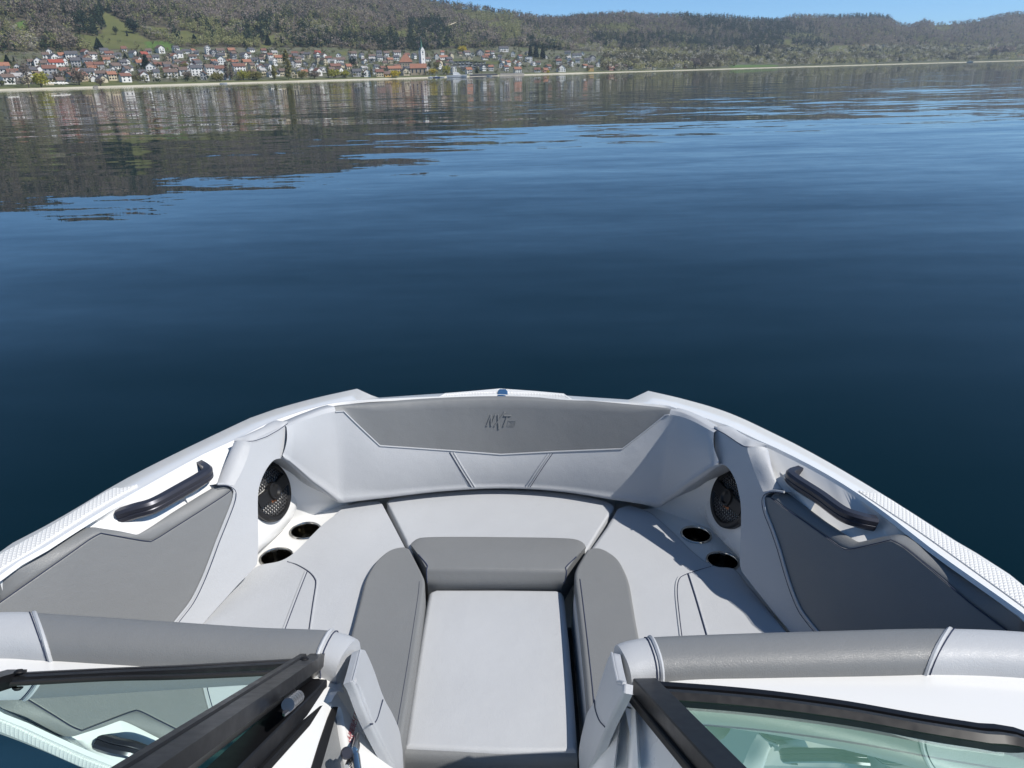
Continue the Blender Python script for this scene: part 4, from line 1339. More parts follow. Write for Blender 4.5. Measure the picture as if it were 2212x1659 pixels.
def grid_mesh(name, X, Y, Z, C, mat):
    na, nt = X.shape
    v = np.stack([X, Y, Z], -1).reshape(-1, 3)
    i, j = np.meshgrid(np.arange(na - 1), np.arange(nt - 1), indexing='ij')
    a = (i * nt + j).ravel()
    f = np.stack([a, a + nt, a + nt + 1, a + 1], -1)
    return raw_mesh(name, v, f, C.reshape(-1, 3), mat, True)


def raw_mesh(name, v, f, vc, mat, smooth=False, parent=None):
    """fast mesh with a per-vertex colour attribute"""
    k = f.shape[1]
    me = bpy.data.meshes.new(name)
    me.vertices.add(len(v))
    me.vertices.foreach_set('co', np.ascontiguousarray(v, np.float32).ravel())
    me.loops.add(f.size)
    me.loops.foreach_set('vertex_index', np.ascontiguousarray(f, np.int32).ravel())
    me.polygons.add(len(f))
    me.polygons.foreach_set('loop_start', np.arange(0, f.size, k, dtype=np.int32))
    me.polygons.foreach_set('use_smooth', np.full(len(f), smooth))
    if vc is not None:
        at = me.color_attributes.new('Col', 'FLOAT_COLOR', 'POINT')
        c4 = np.ones((len(v), 4), np.float32)
        c4[:, :3] = vc
        at.data.foreach_set('color', c4.ravel())
    me.update(calc_edges=True)
    if mat is not None:
        me.materials.append(mat)
    return link(name, me, parent)


def attr_mat(name, rough=.9, transl=0.0, spec=.1):
    m = pm(name, (1, 1, 1), rough, spec)
    b = m.node_tree.nodes['Principled BSDF']
    a = nd(m, 'ShaderNodeAttribute')
    a.attribute_name = 'Col'
    lk(m, a.outputs['Color'], b.inputs['Base Color'])
    return m


attr_mat('ground')
lf = attr_mat('leafage', .8)
_tl = nd(lf, 'ShaderNodeBsdfTranslucent')
_mx = nd(lf, 'ShaderNodeMixShader')
_mx.inputs[0].default_value = .42
_at = [n for n in lf.node_tree.nodes if n.type == 'ATTRIBUTE'][0]
lk(lf, _at.outputs['Color'], _tl.inputs[0])
lk(lf, lf.node_tree.nodes['Principled BSDF'].outputs[0], _mx.inputs[1])
lk(lf, _tl.outputs[0], _mx.inputs[2])
lk(lf, _mx.outputs[0], lf.node_tree.nodes['Material Output'].inputs[0])
hill = grid_mesh('hillside', GX, GY, GZ, colr, MAT['ground'])
tag(hill, kind='structure')

# ---------------------------------------------------------------- water
wm = pm('water', (0.0001, 0.0095, 0.0135), 0.012, 0.5)
_b = wm.node_tree.nodes['Principled BSDF']
_b.inputs['IOR'].default_value = 1.30
_g = nd(wm, 'ShaderNodeNewGeometry')
_acc = None
# slope noise added straight to the normal, so that far water keeps its ripple statistics
for sc_, amp, stretch, rot in ((.09, .007, .40, .06), (.50, .017, .22, -.06), (1.7, .0155, .26, .05), (5.5, .0065, .45, -.10)):
    mp = nd(wm, 'ShaderNodeMapping')
    mp.inputs['Rotation'].default_value = (0, 0, rot)
    mp.inputs['Scale'].default_value = (sc_ * stretch, sc_, sc_)
    lk(wm, _g.outputs['Position'], mp.inputs['Vector'])
    nz = nd(wm, 'ShaderNodeTexNoise')
    nz.inputs['Scale'].default_value = 1.0
    nz.inputs['Detail'].default_value = 2.0
    nz.inputs['Roughness'].default_value = .45
    nz.inputs['Distortion'].default_value = .25
    lk(wm, mp.outputs[0], nz.inputs['Vector'])
    sb = nd(wm, 'ShaderNodeVectorMath', operation='SUBTRACT')
    lk(wm, nz.outputs['Color'], sb.inputs[0])
    sb.inputs[1].default_value = (.5, .5, .5)
    ml = nd(wm, 'ShaderNodeVectorMath', operation='MULTIPLY')
    lk(wm, sb.outputs[0], ml.inputs[0])
    ml.inputs[1].default_value = (amp * 3.2 * stretch, amp * 3.2, 0)
    if _acc is None:
        _acc = ml
    else:
        ad = nd(wm, 'ShaderNodeVectorMath', operation='ADD')
        lk(wm, _acc.outputs[0], ad.inputs[0])
        lk(wm, ml.outputs[0], ad.inputs[1])
        _acc = ad
# calmer and livelier patches (light wind)
pn = nd(wm, 'ShaderNodeTexNoise')
pmap = nd(wm, 'ShaderNodeMapping')
pmap.inputs['Scale'].default_value = (.010, .035, .02)
pmap.inputs['Rotation'].default_value = (0, 0, .1)
lk(wm, _g.outputs['Position'], pmap.inputs['Vector'])
lk(wm, pmap.outputs[0], pn.inputs['Vector'])
pn.inputs['Scale'].default_value = 1.0
pn.inputs['Detail'].default_value = 3
pr_ = nd(wm, 'ShaderNodeMapRange')
pr_.inputs[1].default_value, pr_.inputs[2].default_value = .32, .68
pr_.inputs[3].default_value, pr_.inputs[4].default_value = .80, 1.40
lk(wm, pn.outputs['Fac'], pr_.inputs[0])
sc2 = nd(wm, 'ShaderNodeVectorMath', operation='SCALE')
lk(wm, _acc.outputs[0], sc2.inputs[0])
lk(wm, pr_.outputs[0], sc2.inputs['Scale'])
ad = nd(wm, 'ShaderNodeVectorMath', operation='ADD')
lk(wm, sc2.outputs[0], ad.inputs[0])
ad.inputs[1].default_value = (0, 0, 1)
nm = nd(wm, 'ShaderNodeVectorMath', operation='NORMALIZE')
lk(wm, ad.outputs[0], nm.inputs[0])
lk(wm, nm.outputs[0], _b.inputs['Normal'])
S_ = 9000
water = mesh('lake_water', [(-S_, -S_, 0), (S_, -S_, 0), (S_, S_, 0), (-S_, S_, 0)], [(0, 1, 2, 3)], wm, None, False)
tag(water, kind='structure')

# ---------------------------------------------------------------- trees
def tri_cloud(cen, size, col, seed, squash=.75, jitter=.22):
    """one triangle per centre, random attitude; returns v, f, c"""
    r = np.random.default_rng(seed)
    n = len(cen)
    a = r.normal(size=(n, 3)); a /= np.linalg.norm(a, axis=1)[:, None]
    b = r.normal(size=(n, 3)); b -= (b * a).sum(1)[:, None] * a; b /= np.linalg.norm(b, axis=1)[:, None]
    s = size[:, None] if np.ndim(size) else size
    p0 = cen + a * s
    p1 = cen - a * s * .5 + b * s * .87 * squash
    p2 = cen - a * s * .5 - b * s * .87 * squash
    v = np.stack([p0, p1, p2], 1).reshape(-1, 3)
    f = np.arange(3 * n).reshape(-1, 3)
    c = np.repeat(col * (1 + jitter * (r.random((n, 1)) - .5) * 2), 3, axis=0)
    return v, f, c


def crowns(pos, rad, hgt, col, K, seed, kind='round', tri=.34):
    """K triangles per tree in a round, bare or conical crown"""
    r = np.random.default_rng(seed)
    n = len(pos)
    P = np.repeat(pos, K, 0)
    Rd, Hh = np.repeat(rad, K), np.repeat(hgt, K)
    C = np.repeat(col, K, 0)
    if kind == 'cone':
        u = r.random(n * K) ** .62                    # 1 = low skirts
        th = r.random(n * K) * 2 * np.pi
        rr = Rd * (.12 + .88 * u) * (.55 + .45 * r.random(n * K))
        z = Hh * (1 - .92 * u)
        cen = P + np.stack([rr * np.cos(th), rr * np.sin(th), z], -1)
        size = Rd * tri * (.55 + .75 * u)
    elif kind == 'column':
        u = r.random(n * K)
        th = r.random(n * K) * 2 * np.pi
        rr = Rd * np.sin(np.pi * (.08 + .88 * u)) * np.sqrt(r.random(n * K))
        cen = P + np.stack([rr * np.cos(th), rr * np.sin(th), Hh * (.10 + .90 * u)], -1)
        size = Rd * tri * (.6 + .6 * r.random(n * K))
    else:
        d = r.normal(size=(n * K, 3)); d /= np.linalg.norm(d, axis=1)[:, None]
        q = r.random(n * K) ** .45
        lob = 1 + .25 * np.sin(3 * np.arctan2(d[:, 1], d[:, 0]) + np.repeat(r.random(n) * 6, K)) + .12 * np.sin(5 * d[:, 2] + np.repeat(r.random(n) * 6, K))
        cen = P + d * (q * lob)[:, None] * np.stack([Rd, Rd, Hh * .40], -1)
        cen[:, 2] += Hh * .60
        size = Rd * tri * (.6 + .8 * r.random(n * K))
    return tri_cloud(cen, size, C, seed + 1)


def scatter(n, seed, tmin, tmax, accept):
    r = np.random.default_rng(seed)
    az = r.uniform(-.86, .80, n * 6)
    t = r.uniform(tmin, tmax, n * 6)
    x, y, z = ground(az, t)
    u, v = project(x, y, z)
    k = accept(u, v, x, y, t, r)
    idx = np.nonzero(k)[0][:n]
    return np.stack([x, y, z], -1)[idx], u[idx], v[idx], t[idx]


def any_in(u, v, polys):
    k = np.zeros(u.shape, bool)
    for p in polys:
        k |= in_poly(u, v, p)
    return k


def woods(u, v, x, y, t, r):
    return (t > FOOT_T * .93 + .05 * fbm(x / 80, y / 80, 2, 3)) & ~any_in(u, v, MEADOWS) & ~any_in(u, v - 5.5, MEADOWS) & ~any_in(u, v - 10, MEADOWS[:6])


def conif_p(u, v, x, y):
    p = .10 + .30 * np.clip((fbm(x / 130, y / 130, 3, 77) - .45) * 4, 0, 1)
    return np.clip(p + .62 * any_in(u, v, CONIFER), 0, .92)


pos, u, v, t = scatter(30000, 101, FOOT_T * .9, 1.06, woods)
r = np.random.default_rng(5)
isc = r.random(len(pos)) < conif_p(u, v, pos[:, 0], pos[:, 1])
blo = any_in(u, v, BLOSSOM)
spr = any_in(u, v, SPRING)
isc &= ~blo & ~(spr & (r.random(len(pos)) < .7))
# bare wood, purple brown to grey
sel = ~isc & ~blo & ~spr
B = pos[sel]
k = r.random((len(B), 1))
g_ = fbm(B[:, 0] / 200, B[:, 1] / 200, 3, 8)[:, None]
bc = np.array((.275, .225, .205)) * (1 - k) + np.array((.33, .29, .215)) * k
bc = bc * (.62 + .76 * g_)
gr = (r.random(len(B)) < .14 + .50 * np.clip((fbm(B[:, 0] / 90, B[:, 1] / 90, 3, 55) - .42) * 4, 0, 1) * np.clip((.80 - t[sel]) * 3, 0, 1))[:, None]
bc = np.where(gr, np.array((.30, .305, .145)) * (.8 + .4 * k), bc)
v1, f1, c1 = crowns(B, 4.6 + 3.0 * r.random(len(B)), 13 + 7 * r.random(len(B)), bc, 30, 61, tri=.27)
wood = raw_mesh('bare_wood', v1, f1, c1, MAT['leafage'])
tag(wood, 'leafless brown broadleaf wood covering the hillside above the village', 'wood', kind='stuff')
Cn = pos[isc]
k = r.random((len(Cn), 1))
cc = np.array((.042, .068, .045)) * (1 - k) + np.array((.075, .105, .06)) * k
v1, f1, c1 = crowns(Cn, 3.6 + 1.8 * r.random(len(Cn)), 15 + 9 * r.random(len(Cn)), cc, 26, 62, 'cone', tri=.46)
con_w = raw_mesh('conifer_wood', v1, f1, c1, MAT['leafage'])
tag(con_w, 'dark green conifers standing through the leafless wood on the hills', 'wood', kind='stuff')
Sp = pos[(blo | spr) & ~isc]
k = r.random((len(Sp), 1))
sc_ = np.array((.28, .29, .12)) * (1 - k) + np.array((.43, .42, .22)) * k
wh = ((r.random(len(Sp)) < .40) & blo[(blo | spr) & ~isc])[:, None]
sc_ = np.where(wh, np.array((.50, .47, .38)) * (.7 + .4 * k), sc_)
v1, f1, c1 = crowns(Sp, 3.4 + 2.4 * r.random(len(Sp)), 8 + 6 * r.random(len(Sp)), sc_, 30, 63, tri=.29)
spw = raw_mesh('spring_wood', v1, f1, c1, MAT['leafage'])
tag(spw, 'pale budding and blossoming trees on the lower slopes', 'wood', kind='stuff')
# scrub and garden trees between the houses
def gardens(u, v, x, y, t, r):
    return (r.random(len(u)) < .55) & ~any_in(u, v, MEADOWS) & (t * interp(np.arctan2(x, y), DEPTH) > 26)
pos, u, v, t = scatter(3400, 140, .022, FOOT_T, gardens)
right = u > 1330
k = r.random((len(pos), 1))
gc = np.array((.13, .14, .06)) * (1 - k) + np.array((.25, .23, .12)) * k
gc = np.where((r.random(len(pos)) < .18)[:, None], np.array((.33, .30, .26)) * (.7 + .4 * k), gc)
gc = np.where((r.random(len(pos)) < .16)[:, None], np.array((.030, .050, .028)), gc)
rd = np.where(right, 4.0, 2.2) + 1.6 * r.random(len(pos))
v1, f1, c1 = crowns(pos, rd, np.where(right, 9, 4.5) + 3.5 * r.random(len(pos)), gc, 30, 64, tri=.30)
gd = raw_mesh('garden_trees', v1, f1, c1, MAT['leafage'])
tag(gd, 'small garden trees and bushes between the village houses and along the right shore', 'shrubs', kind='stuff')
def right_shore(u, v, x, y, t, r):
    return (u > 1300) & ~any_in(u, v, MEADOWS) & (t * interp(np.arctan2(x, y), DEPTH) > 22)
pos, u, v, t = scatter(3600, 150, .012, FOOT_T * .98, right_shore)
k = r.random((len(pos), 1))
k2 = np.clip((fbm(pos[:, 0] / 75, pos[:, 1] / 75, 3, 91) - .40) * 4.5, 0, 1)[:, None]
gc = (np.array((.15, .135, .085)) * (1 - k2) + np.array((.42, .40, .20)) * k2) * (.75 + .5 * k)
gc = np.where((r.random(len(pos)) < conif_p(u, v, pos[:, 0], pos[:, 1]) * .55)[:, None], np.array((.032, .050, .032)) * (.8 + .5 * k), gc)
gc = np.where((r.random(len(pos)) < .14)[:, None], np.array((.60, .56, .46)), gc)
v1, f1, c1 = crowns(pos, 4.5 + 3 * r.random(len(pos)), 10 + 7 * r.random(len(pos)), gc, 32, 65, tri=.29)
gd2 = raw_mesh('shore_wood', v1, f1, c1, MAT['leafage'])
tag(gd2, 'brown and olive scrub wood along the far right shore', 'wood', kind='stuff')


def pasture(u, v, x, y, t, r):
    return any_in(u, v, MEADOWS[:14]) & (fbm(x / 40, y / 40, 2, 12) > .50) & (r.random(len(u)) < .55)
pos, u, v, t = scatter(900, 160, FOOT_T * .9, 1.0, pasture)
k = r.random((len(pos), 1))
gc = np.array((.12, .12, .06)) * (1 - k) + np.array((.36, .34, .20)) * k
v1, f1, c1 = crowns(pos, 1.6 + 1.6 * r.random(len(pos)), 3.5 + 3.5 * r.random(len(pos)), gc, 24, 67, tri=.32)
gd3 = raw_mesh('pasture_bushes', v1, f1, c1, MAT['leafage'])
tag(gd3, 'scattered low bushes growing on the hillside meadows', 'shrubs', kind='stuff')


def place(k, x, y):
    """land point seen at a pixel of the photograph"""
    az, el = az_el(px(k, x, y))
    ts = np.linspace(0.0, 1.0, 1500)
    X, Y, Z = ground(np.full(1500, az), ts)
    e = np.arctan2(Z - H, np.hypot(X, Y))
    i = int(np.argmax(e >= el)) if (e >= el).any() else 1499
    i = max(i, 4)
    return Vector((X[i], Y[i], Z[i]))


def tree(name, label, cat, base, rad, hgt, col, kind='round', K=220, tri=.22, group=None, trunk=(.11, .09, .075), seed=0, lift=0.0):
    root = empty(name, base)
    tag(root, label, cat, group)
    c = np.array([[0, 0, lift * hgt]])
    v, f, cc = crowns(c, np.array([rad]), np.array([hgt * (1 - lift)]), np.array([col]), K, 900 + seed, kind, tri)
    raw_mesh('crown', v, f, cc, MAT['leafage'], False, root)
    tk = .35 + rad * .04
    limbs = [(Vector((0, 0, -.5)), Vector((0, 0, hgt * .75)), tk, tk * .35)]
    rr = random.Random(seed)
    for i in range(4):
        a = rr.random() * 6.28
        b0 = Vector((0, 0, hgt * (.3 + .1 * i)))
        limbs.append((b0, b0 + Vector((math.cos(a) * rad * .6, math.sin(a) * rad * .6, hgt * .16)), tk * .4, tk * .15))
    vv, ff = [], []
    for a, b, r0, r1 in limbs:
        ax = (b - a).normalized(); s = ax.orthogonal().normalized(); q = ax.cross(s); n0 = len(vv)
        for p, r_ in ((a, r0), (b, r1)):
            for k in range(6):
                vv.append(p + (s * math.cos(k * 1.047) + q * math.sin(k * 1.047)) * r_)
        ff += [(n0 + k, n0 + (k + 1) % 6, n0 + 6 + (k + 1) % 6, n0 + 6 + k) for k in range(6)]
    mesh('trunk', vv, ff, MAT['bark'], root, True)
    return root


pm('bark', (.10, .085, .07), .9, .1)

# ================================================================ THE VILLAGE
WALLS = {'white': (.82, .81, .78), 'cream': (.66, .58, .42), 'grey': (.42, .42, .42), 'tan': (.46, .38, .28), 'ochre': (.62, .42, .16), 'pink': (.60, .36, .30)}
ROOFS = {'orange': (.34, .165, .11), 'rust': (.21, .11, .085), 'brown': (.17, .125, .105), 'grey': (.115, .115, .125), 'red': (.33, .09, .065), 'pale': (.40, .39, .38)}
for k_, c_ in WALLS.items():
    pm('wall_' + k_, c_, .85, .2)
for k_, c_ in ROOFS.items():
    pm('roof_' + k_, c_, .8, .25)
    m_ = MAT['roof_' + k_]
    t_ = nd(m_, 'ShaderNodeTexCoord'); n_ = nd(m_, 'ShaderNodeTexNoise'); n_.inputs['Scale'].default_value = .8; n_.inputs['Detail'].default_value = 5
    x_ = nd(m_, 'ShaderNodeMix', data_type='RGBA')
    lk(m_, t_.outputs['Object'], n_.inputs['Vector']); lk(m_, n_.outputs['Fac'], x_.inputs[0])
    x_.inputs[6].default_value = (*[c * .7 for c in c_], 1); x_.inputs[7].default_value = (*[min(1, c * 1.3) for c in c_], 1)
    lk(m_, x_.outputs[2], m_.node_tree.nodes['Principled BSDF'].inputs['Base Color'])
pm('window_glass', (.03, .035, .045), .15, .5)
pm('timber', (.16, .10, .06), .8, .2)
pm('copper_green', (.075, .17, .13), .6, .3)
pm('stone', (.33, .31, .28), .9, .2)
pm('dark_stone', (.06, .065, .075), .9, .2)
pm('boat_white', (.78, .78, .77), .3, .5)
pm('boat_blue', (.05, .10, .25), .3, .5)
pm('cloth_white', (.80, .79, .74), .9, .1)

_mc = {}


def cube_data(key, x0, x1, y0, y1, z0, z1):
    v = [(x, y, z) for z in (z0, z1) for y in (y0, y1) for x in (x0, x1)]
    return v, [(0, 2, 3, 1), (4, 5, 7, 6), (0, 1, 5, 4), (2, 6, 7, 3), (0, 4, 6, 2), (1, 3, 7, 5)]


def cached(key, make, mat):
    k = (key, mat.name)
    if k not in _mc:
        v, f = make()
        me = bpy.data.meshes.new(key[0])
        me.from_pydata(v, [], f)
        me.update()
        me.materials.append(mat)
        _mc[k] = me
    return _mc[k]


def wall_mesh(w, d, h, p, gable):
    def mk():
        a, b = w / 2, d / 2
        if gable == 'flat':
            return cube_data(0, -a, a, -b, b, -3, h)
        if gable == 'e':        # ridge along x
            v = [(-a, -b, -3), (a, -b, -3), (a, b, -3), (-a, b, -3), (-a, -b, h), (a, -b, h), (a, b, h), (-a, b, h), (-a, 0, h + p), (a, 0, h + p)]
            return v, [(0, 1, 5, 4), (2, 3, 7, 6), (1, 2, 6, 9, 5), (3, 0, 4, 8, 7)]
        v = [(-a, -b, -3), (a, -b, -3), (a, b, -3), (-a, b, -3), (-a, -b, h), (a, -b, h), (a, b, h), (-a, b, h), (0, -b, h + p), (0, b, h + p)]
        return v, [(0, 1, 5, 8, 4), (2, 3, 7, 9, 6), (1, 2, 6, 5), (3, 0, 4, 7)]
    return mk


def roof_mesh(w, d, h, p, gable, o=.7, th=.35):
    def mk():
        a, b = w / 2, d / 2
        if gable == 'flat':
            return cube_data(0, -a - .3, a + .3, -b - .3, b + .3, h, h + .45)
        if gable == 'hip':
            v, f = [], []
            A, B, r = a + o, b + o, max(.5, a - b)
            v = [(-A, -B, h), (A, -B, h), (A, B, h), (-A, B, h), (-r, 0, h + p), (r, 0, h + p)]
            return v, [(0, 1, 5, 4), (2, 3, 4, 5), (1, 2, 5), (3, 0, 4), (3, 2, 1, 0)]
        if gable == 'g':
            a, b = b, a
        s = p / b
        e = -o * s
        pr = [(-b - o, h + e), (0, h + p), (b + o, h + e), (b + o, h + e + th), (0, h + p + th * 1.2), (-b - o, h + e + th)]
        v = []
        for x in (-a - o, a + o):
            for y, z in pr:
                v.append((x, y, z) if gable != 'g' else (y, x, z))
        f = [(k, (k + 1) % 6, 6 + (k + 1) % 6, 6 + k) for k in range(6)] + [tuple(range(5, -1, -1)), tuple(range(6, 12))]
        return v, f
    return mk


def window_mesh(w, h):
    return lambda: cube_data(0, -w / 2, w / 2, -.06, .10, 0, h)


HOUSES = []


def house(base, yaw, w, d, h, p, gable, wall, roof, name='house', label=None, cat='house', wins=0, floors=1, chimney=True, wname='wall', group='houses of the lakeside village'):
    root = empty(name, base, yaw)
    tag(root, label, cat, group)
    g2 = 'e' if gable in ('e', 'hip') else gable
    link('wall', cached(('wall', w, d, h, p if gable != 'hip' else 0, g2 if gable != 'hip' else 'flat'), wall_mesh(w, d, h, p, 'flat' if gable == 'hip' else g2), MAT['wall_' + wall]), root)
    ro = link('roof', cached(('roof', w, d, h, p, gable), roof_mesh(w, d, h, p, gable), MAT['roof_' + roof]), root)
    if chimney and gable != 'flat':
        c = link('chimney', cached(('chimney',), lambda: cube_data(0, -.4, .4, -.4, .4, -.6, 1.9), MAT['roof_brown']), ro)
        c.location = (w * .2, d * .08, h + p * .85) if gable != 'g' else (d * 0 + .8, d * .15, h + p * .85)
    if wins:
        wm_ = cached(('window', 1.5, 1.6), window_mesh(1.5, 1.6), MAT['window_glass'])
        for fl in range(floors):
            for i in range(wins):
                o = link('window', wm_, root)
                o.location = (-w / 2 + w * (i + .5) / wins, -d / 2 - .02, 1.0 + fl * 2.8)
    HOUSES.append(root)
    return root


def mpp(pt):
    """metres per pixel of the 2212 px copy at a point"""
    R, U, F = AW
    d = pt - Vector((0, 0, H))
    return d.dot(F) / FPX * 1.0


# --- landmark houses read from the photograph: view, x, y of the foot, width in view px, gable, storeys, wall, roof
LM = [('V', 35, 580, 105, 'e', 2, 'white', 'orange'), ('V', 110, 612, 95, 'e', 1, 'white', 'rust'), ('V', 220, 570, 60, 'e', 1, 'white', 'grey'), ('V', 580, 477, 105, 'e', 2, 'white', 'grey'), ('V', 440, 500, 72, 'g', 2, 'white', 'grey'),
      ('V', 500, 470, 60, 'e', 1, 'white', 'orange'), ('V', 400, 452, 30, 'g', 2, 'white', 'grey'), ('V', 458, 550, 125, 'e', 2, 'white', 'red'), ('V', 415, 625, 120, 'e', 3, 'grey', 'rust'), ('V', 520, 598, 85, 'e', 1, 'white', 'rust'),
      ('V', 715, 627, 118, 'e', 2, 'white', 'grey'), ('V', 620, 555, 80, 'e', 3, 'grey', 'grey'), ('V', 712, 505, 62, 'g', 2, 'tan', 'orange'), ('V', 870, 490, 120, 'e', 1, 'tan', 'brown'), ('V', 940, 470, 80, 'e', 1, 'white', 'grey'), ('V', 840, 430, 70, 'e', 1, 'white', 'grey'),
      ('V', 725, 548, 66, 'e', 1, 'white', 'rust'), ('V', 930, 555, 80, 'e', 1, 'white', 'brown'), ('V', 1020, 632, 48, 'g', 2, 'white', 'grey'), ('V', 1130, 548, 56, 'e', 2, 'white', 'orange'), ('V', 1160, 460, 60, 'e', 1, 'tan', 'red'), ('V', 1220, 602, 78, 'g', 3, 'white', 'grey'),
      ('V', 1290, 425, 60, 'g', 2, 'white', 'brown'), ('V', 1285, 548, 90, 'e', 1, 'white', 'rust'), ('V', 1380, 628, 120, 'e', 2, 'white', 'brown'), ('V', 1480, 610, 75, 'e', 2, 'white', 'brown'), ('V', 1585, 612, 100, 'e', 3, 'white', 'grey'), ('V', 1690, 608, 85, 'e', 3, 'white', 'brown'),
      ('V', 1775, 595, 100, 'e', 2, 'white', 'rust'), ('V', 1862, 425, 62, 'e', 1, 'tan', 'orange'), ('V', 1772, 428, 72, 'e', 1, 'white', 'brown'), ('V', 1674, 437, 42, 'g', 3, 'white', 'pale'), ('V', 1925, 575, 110, 'e', 2, 'white', 'rust'), ('V', 2095, 580, 58, 'g', 2, 'white', 'orange'), ('V', 1000, 415, 45, 'e', 1, 'white', 'rust'), ('V', 1780, 515, 70, 'g', 2, 'white', 'grey'), ('V', 1985, 520, 75, 'e', 1, 'cream', 'orange'),
      ('W', 90, 580, 58, 'g', 2, 'white', 'orange'), ('W', 242, 500, 92, 'e', 2, 'cream', 'orange'), ('W', 545, 445, 54, 'e', 1, 'white', 'red'), ('W', 825, 448, 72, 'e', 1, 'white', 'brown'), ('W', 720, 500, 105, 'e', 1, 'white', 'brown'), ('W', 688, 570, 105, 'e', 2, 'tan', 'rust'), ('W', 793, 555, 46, 'e', 1, 'cream', 'orange'),
      ('W', 1040, 455, 48, 'e', 2, 'grey', 'grey'), ('W', 1100, 458, 52, 'e', 2, 'white', 'brown'), ('W', 1183, 452, 66, 'e', 2, 'white', 'brown'), ('W', 1262, 460, 50, 'e', 1, 'white', 'rust'), ('W', 415, 588, 58, 'g', 1, 'white', 'pale'), ('W', 500, 584, 58, 'g', 1, 'white', 'pale'), ('W', 585, 580, 56, 'g', 1, 'white', 'pale'),
      ('W', 942, 618, 58, 'g', 2, 'white', 'rust'), ('W', 858, 615, 80, 'e', 2, 'grey', 'grey'), ('W', 1160, 588, 130, 'e', 2, 'tan', 'orange'), ('W', 1045, 618, 72, 'e', 2, 'cream', 'rust'), ('W', 1105, 618, 62, 'e', 1, 'ochre', 'brown'), ('W', 1432, 598, 38, 'g', 3, 'white', 'grey'), ('W', 1637, 598, 30, 'g', 3, 'white', 'pale'),
      ('W', 1760, 596, 54, 'e', 2, 'white', 'orange'), ('W', 2152, 590, 64, 'e', 2, 'white', 'orange'), ('W', 1555, 478, 82, 'e', 1, 'white', 'orange'), ('W', 1500, 475, 30, 'g', 2, 'white', 'rust'), ('W', 1600, 492, 62, 'e', 1, 'pink', 'grey'), ('W', 365, 485, 24, 'e', 2, 'ochre', 'grey'), ('W', 1250, 605, 55, 'g', 2, 'cream', 'grey'), ('W', 550, 510, 34, 'g', 2, 'cream', 'brown'), ('W', 598, 520, 40, 'g', 2, 'cream', 'brown'),
      ('W', 1745, 450, 60, 'e', 2, 'white', 'brown'), ('W', 1850, 450, 62, 'g', 2, 'grey', 'grey'), ('W', 2040, 415, 90, 'e', 2, 'white', 'grey'), ('W', 2115, 455, 40, 'g', 2, 'white', 'grey'), ('W', 1890, 480, 60, 'e', 1, 'white', 'rust'),
      ('X', 490, 578, 72, 'g', 2, 'white', 'brown'), ('X', 725, 572, 56, 'e', 2, 'ochre', 'brown'), ('X', 892, 566, 56, 'e', 1, 'pink', 'rust'), ('X', 946, 564, 46, 'e', 2, 'cream', 'brown'), ('X', 998, 562, 50, 'e', 2, 'cream', 'brown'), ('X', 1190, 557, 62, 'e', 2, 'cream', 'grey'), ('X', 545, 448, 58, 'e', 2, 'white', 'grey'), ('X', 618, 468, 90, 'e', 2, 'white', 'grey'),
      ('X', 472, 518, 52, 'e', 2, 'white', 'rust'), ('X', 702, 508, 60, 'e', 2, 'white', 'grey'), ('X', 300, 580, 60, 'e', 1, 'white', 'rust'), ('X', 365, 582, 42, 'e', 1, 'pink', 'orange'), ('X', 1395, 552, 30, 'e', 1, 'white', 'pale'), ('X', 1488, 548, 28, 'g', 2, 'pink', 'grey'), ('X', 230, 500, 62, 'flat', 3, 'white', 'grey'), ('X', 740, 490, 50, 'g', 2, 'grey', 'grey'), ('X', 660, 442, 36, 'g', 1, 'white', 'grey'),
      ('X', 1048, 562, 36, 'e', 1, 'grey', 'grey'), ('X', 1238, 556, 28, 'e', 1, 'white', 'grey'), ('Y', 905, 380, 34, 'e', 1, 'white', 'orange'), ('Y', 985, 384, 50, 'e', 2, 'white', 'brown'), ('Y', 1425, 362, 44, 'e', 1, 'white', 'brown'), ('Y', 1890, 452, 42, 'e', 1, 'pink', 'brown'), ('Y', 2185, 456, 56, 'e', 1, 'pink', 'orange'), ('Y', 1073, 380, 14, 'g', 2, 'white', 'grey')]
taken = []
for k, x, y, wp, gb, st, wl_, rf in LM:
    b = place(k, x, y)
    p2 = px(k, x, y)
    s = VIEW[k][2] * 1.8517
    w = round(wp / s * mpp(b) / 1.5) * 1.5
    w = max(6.0, min(34, round(w * .82, 1)))
    d = 8.0 if gb != 'g' else 12.0
    h = 2.7 * st + 1.0
    pt = (3.0 if gb == 'e' else w * .38) if gb != 'flat' else 0
    yaw = -math.atan2(b.x, b.y) + random.uniform(.05, .5)
    house(b, yaw, w, d, h, round(pt, 1), gb, wl_, rf, wins=max(2, min(6, int(w // 3.2))), floors=st)
    taken.append((p2[0], p2[1], w / mpp(b) / 2))
# --- the rest of the roofs, filling the slope
TOPL = [(0, 150), (60, 150), (75, 120), (240, 119), (300, 110), (430, 107), (560, 108), (640, 117), (760, 120), (850, 124), (905, 118), (970, 116), (1040, 108), (1100, 104), (1130, 112), (1200, 122), (1290, 126), (1330, 140), (1345, 150)]
rh = random.Random(3)


def shore_y(xp):
    az = az_el((xp, 170 - xp * .0275))[0]
    D = float(interp(az, SHORE_D))
    X, Y, Z = D * math.sin(az), D * math.cos(az), 0.0
    a, b = project(np.array([X]), np.array([Y]), np.array([Z]))
    return float(b[0])


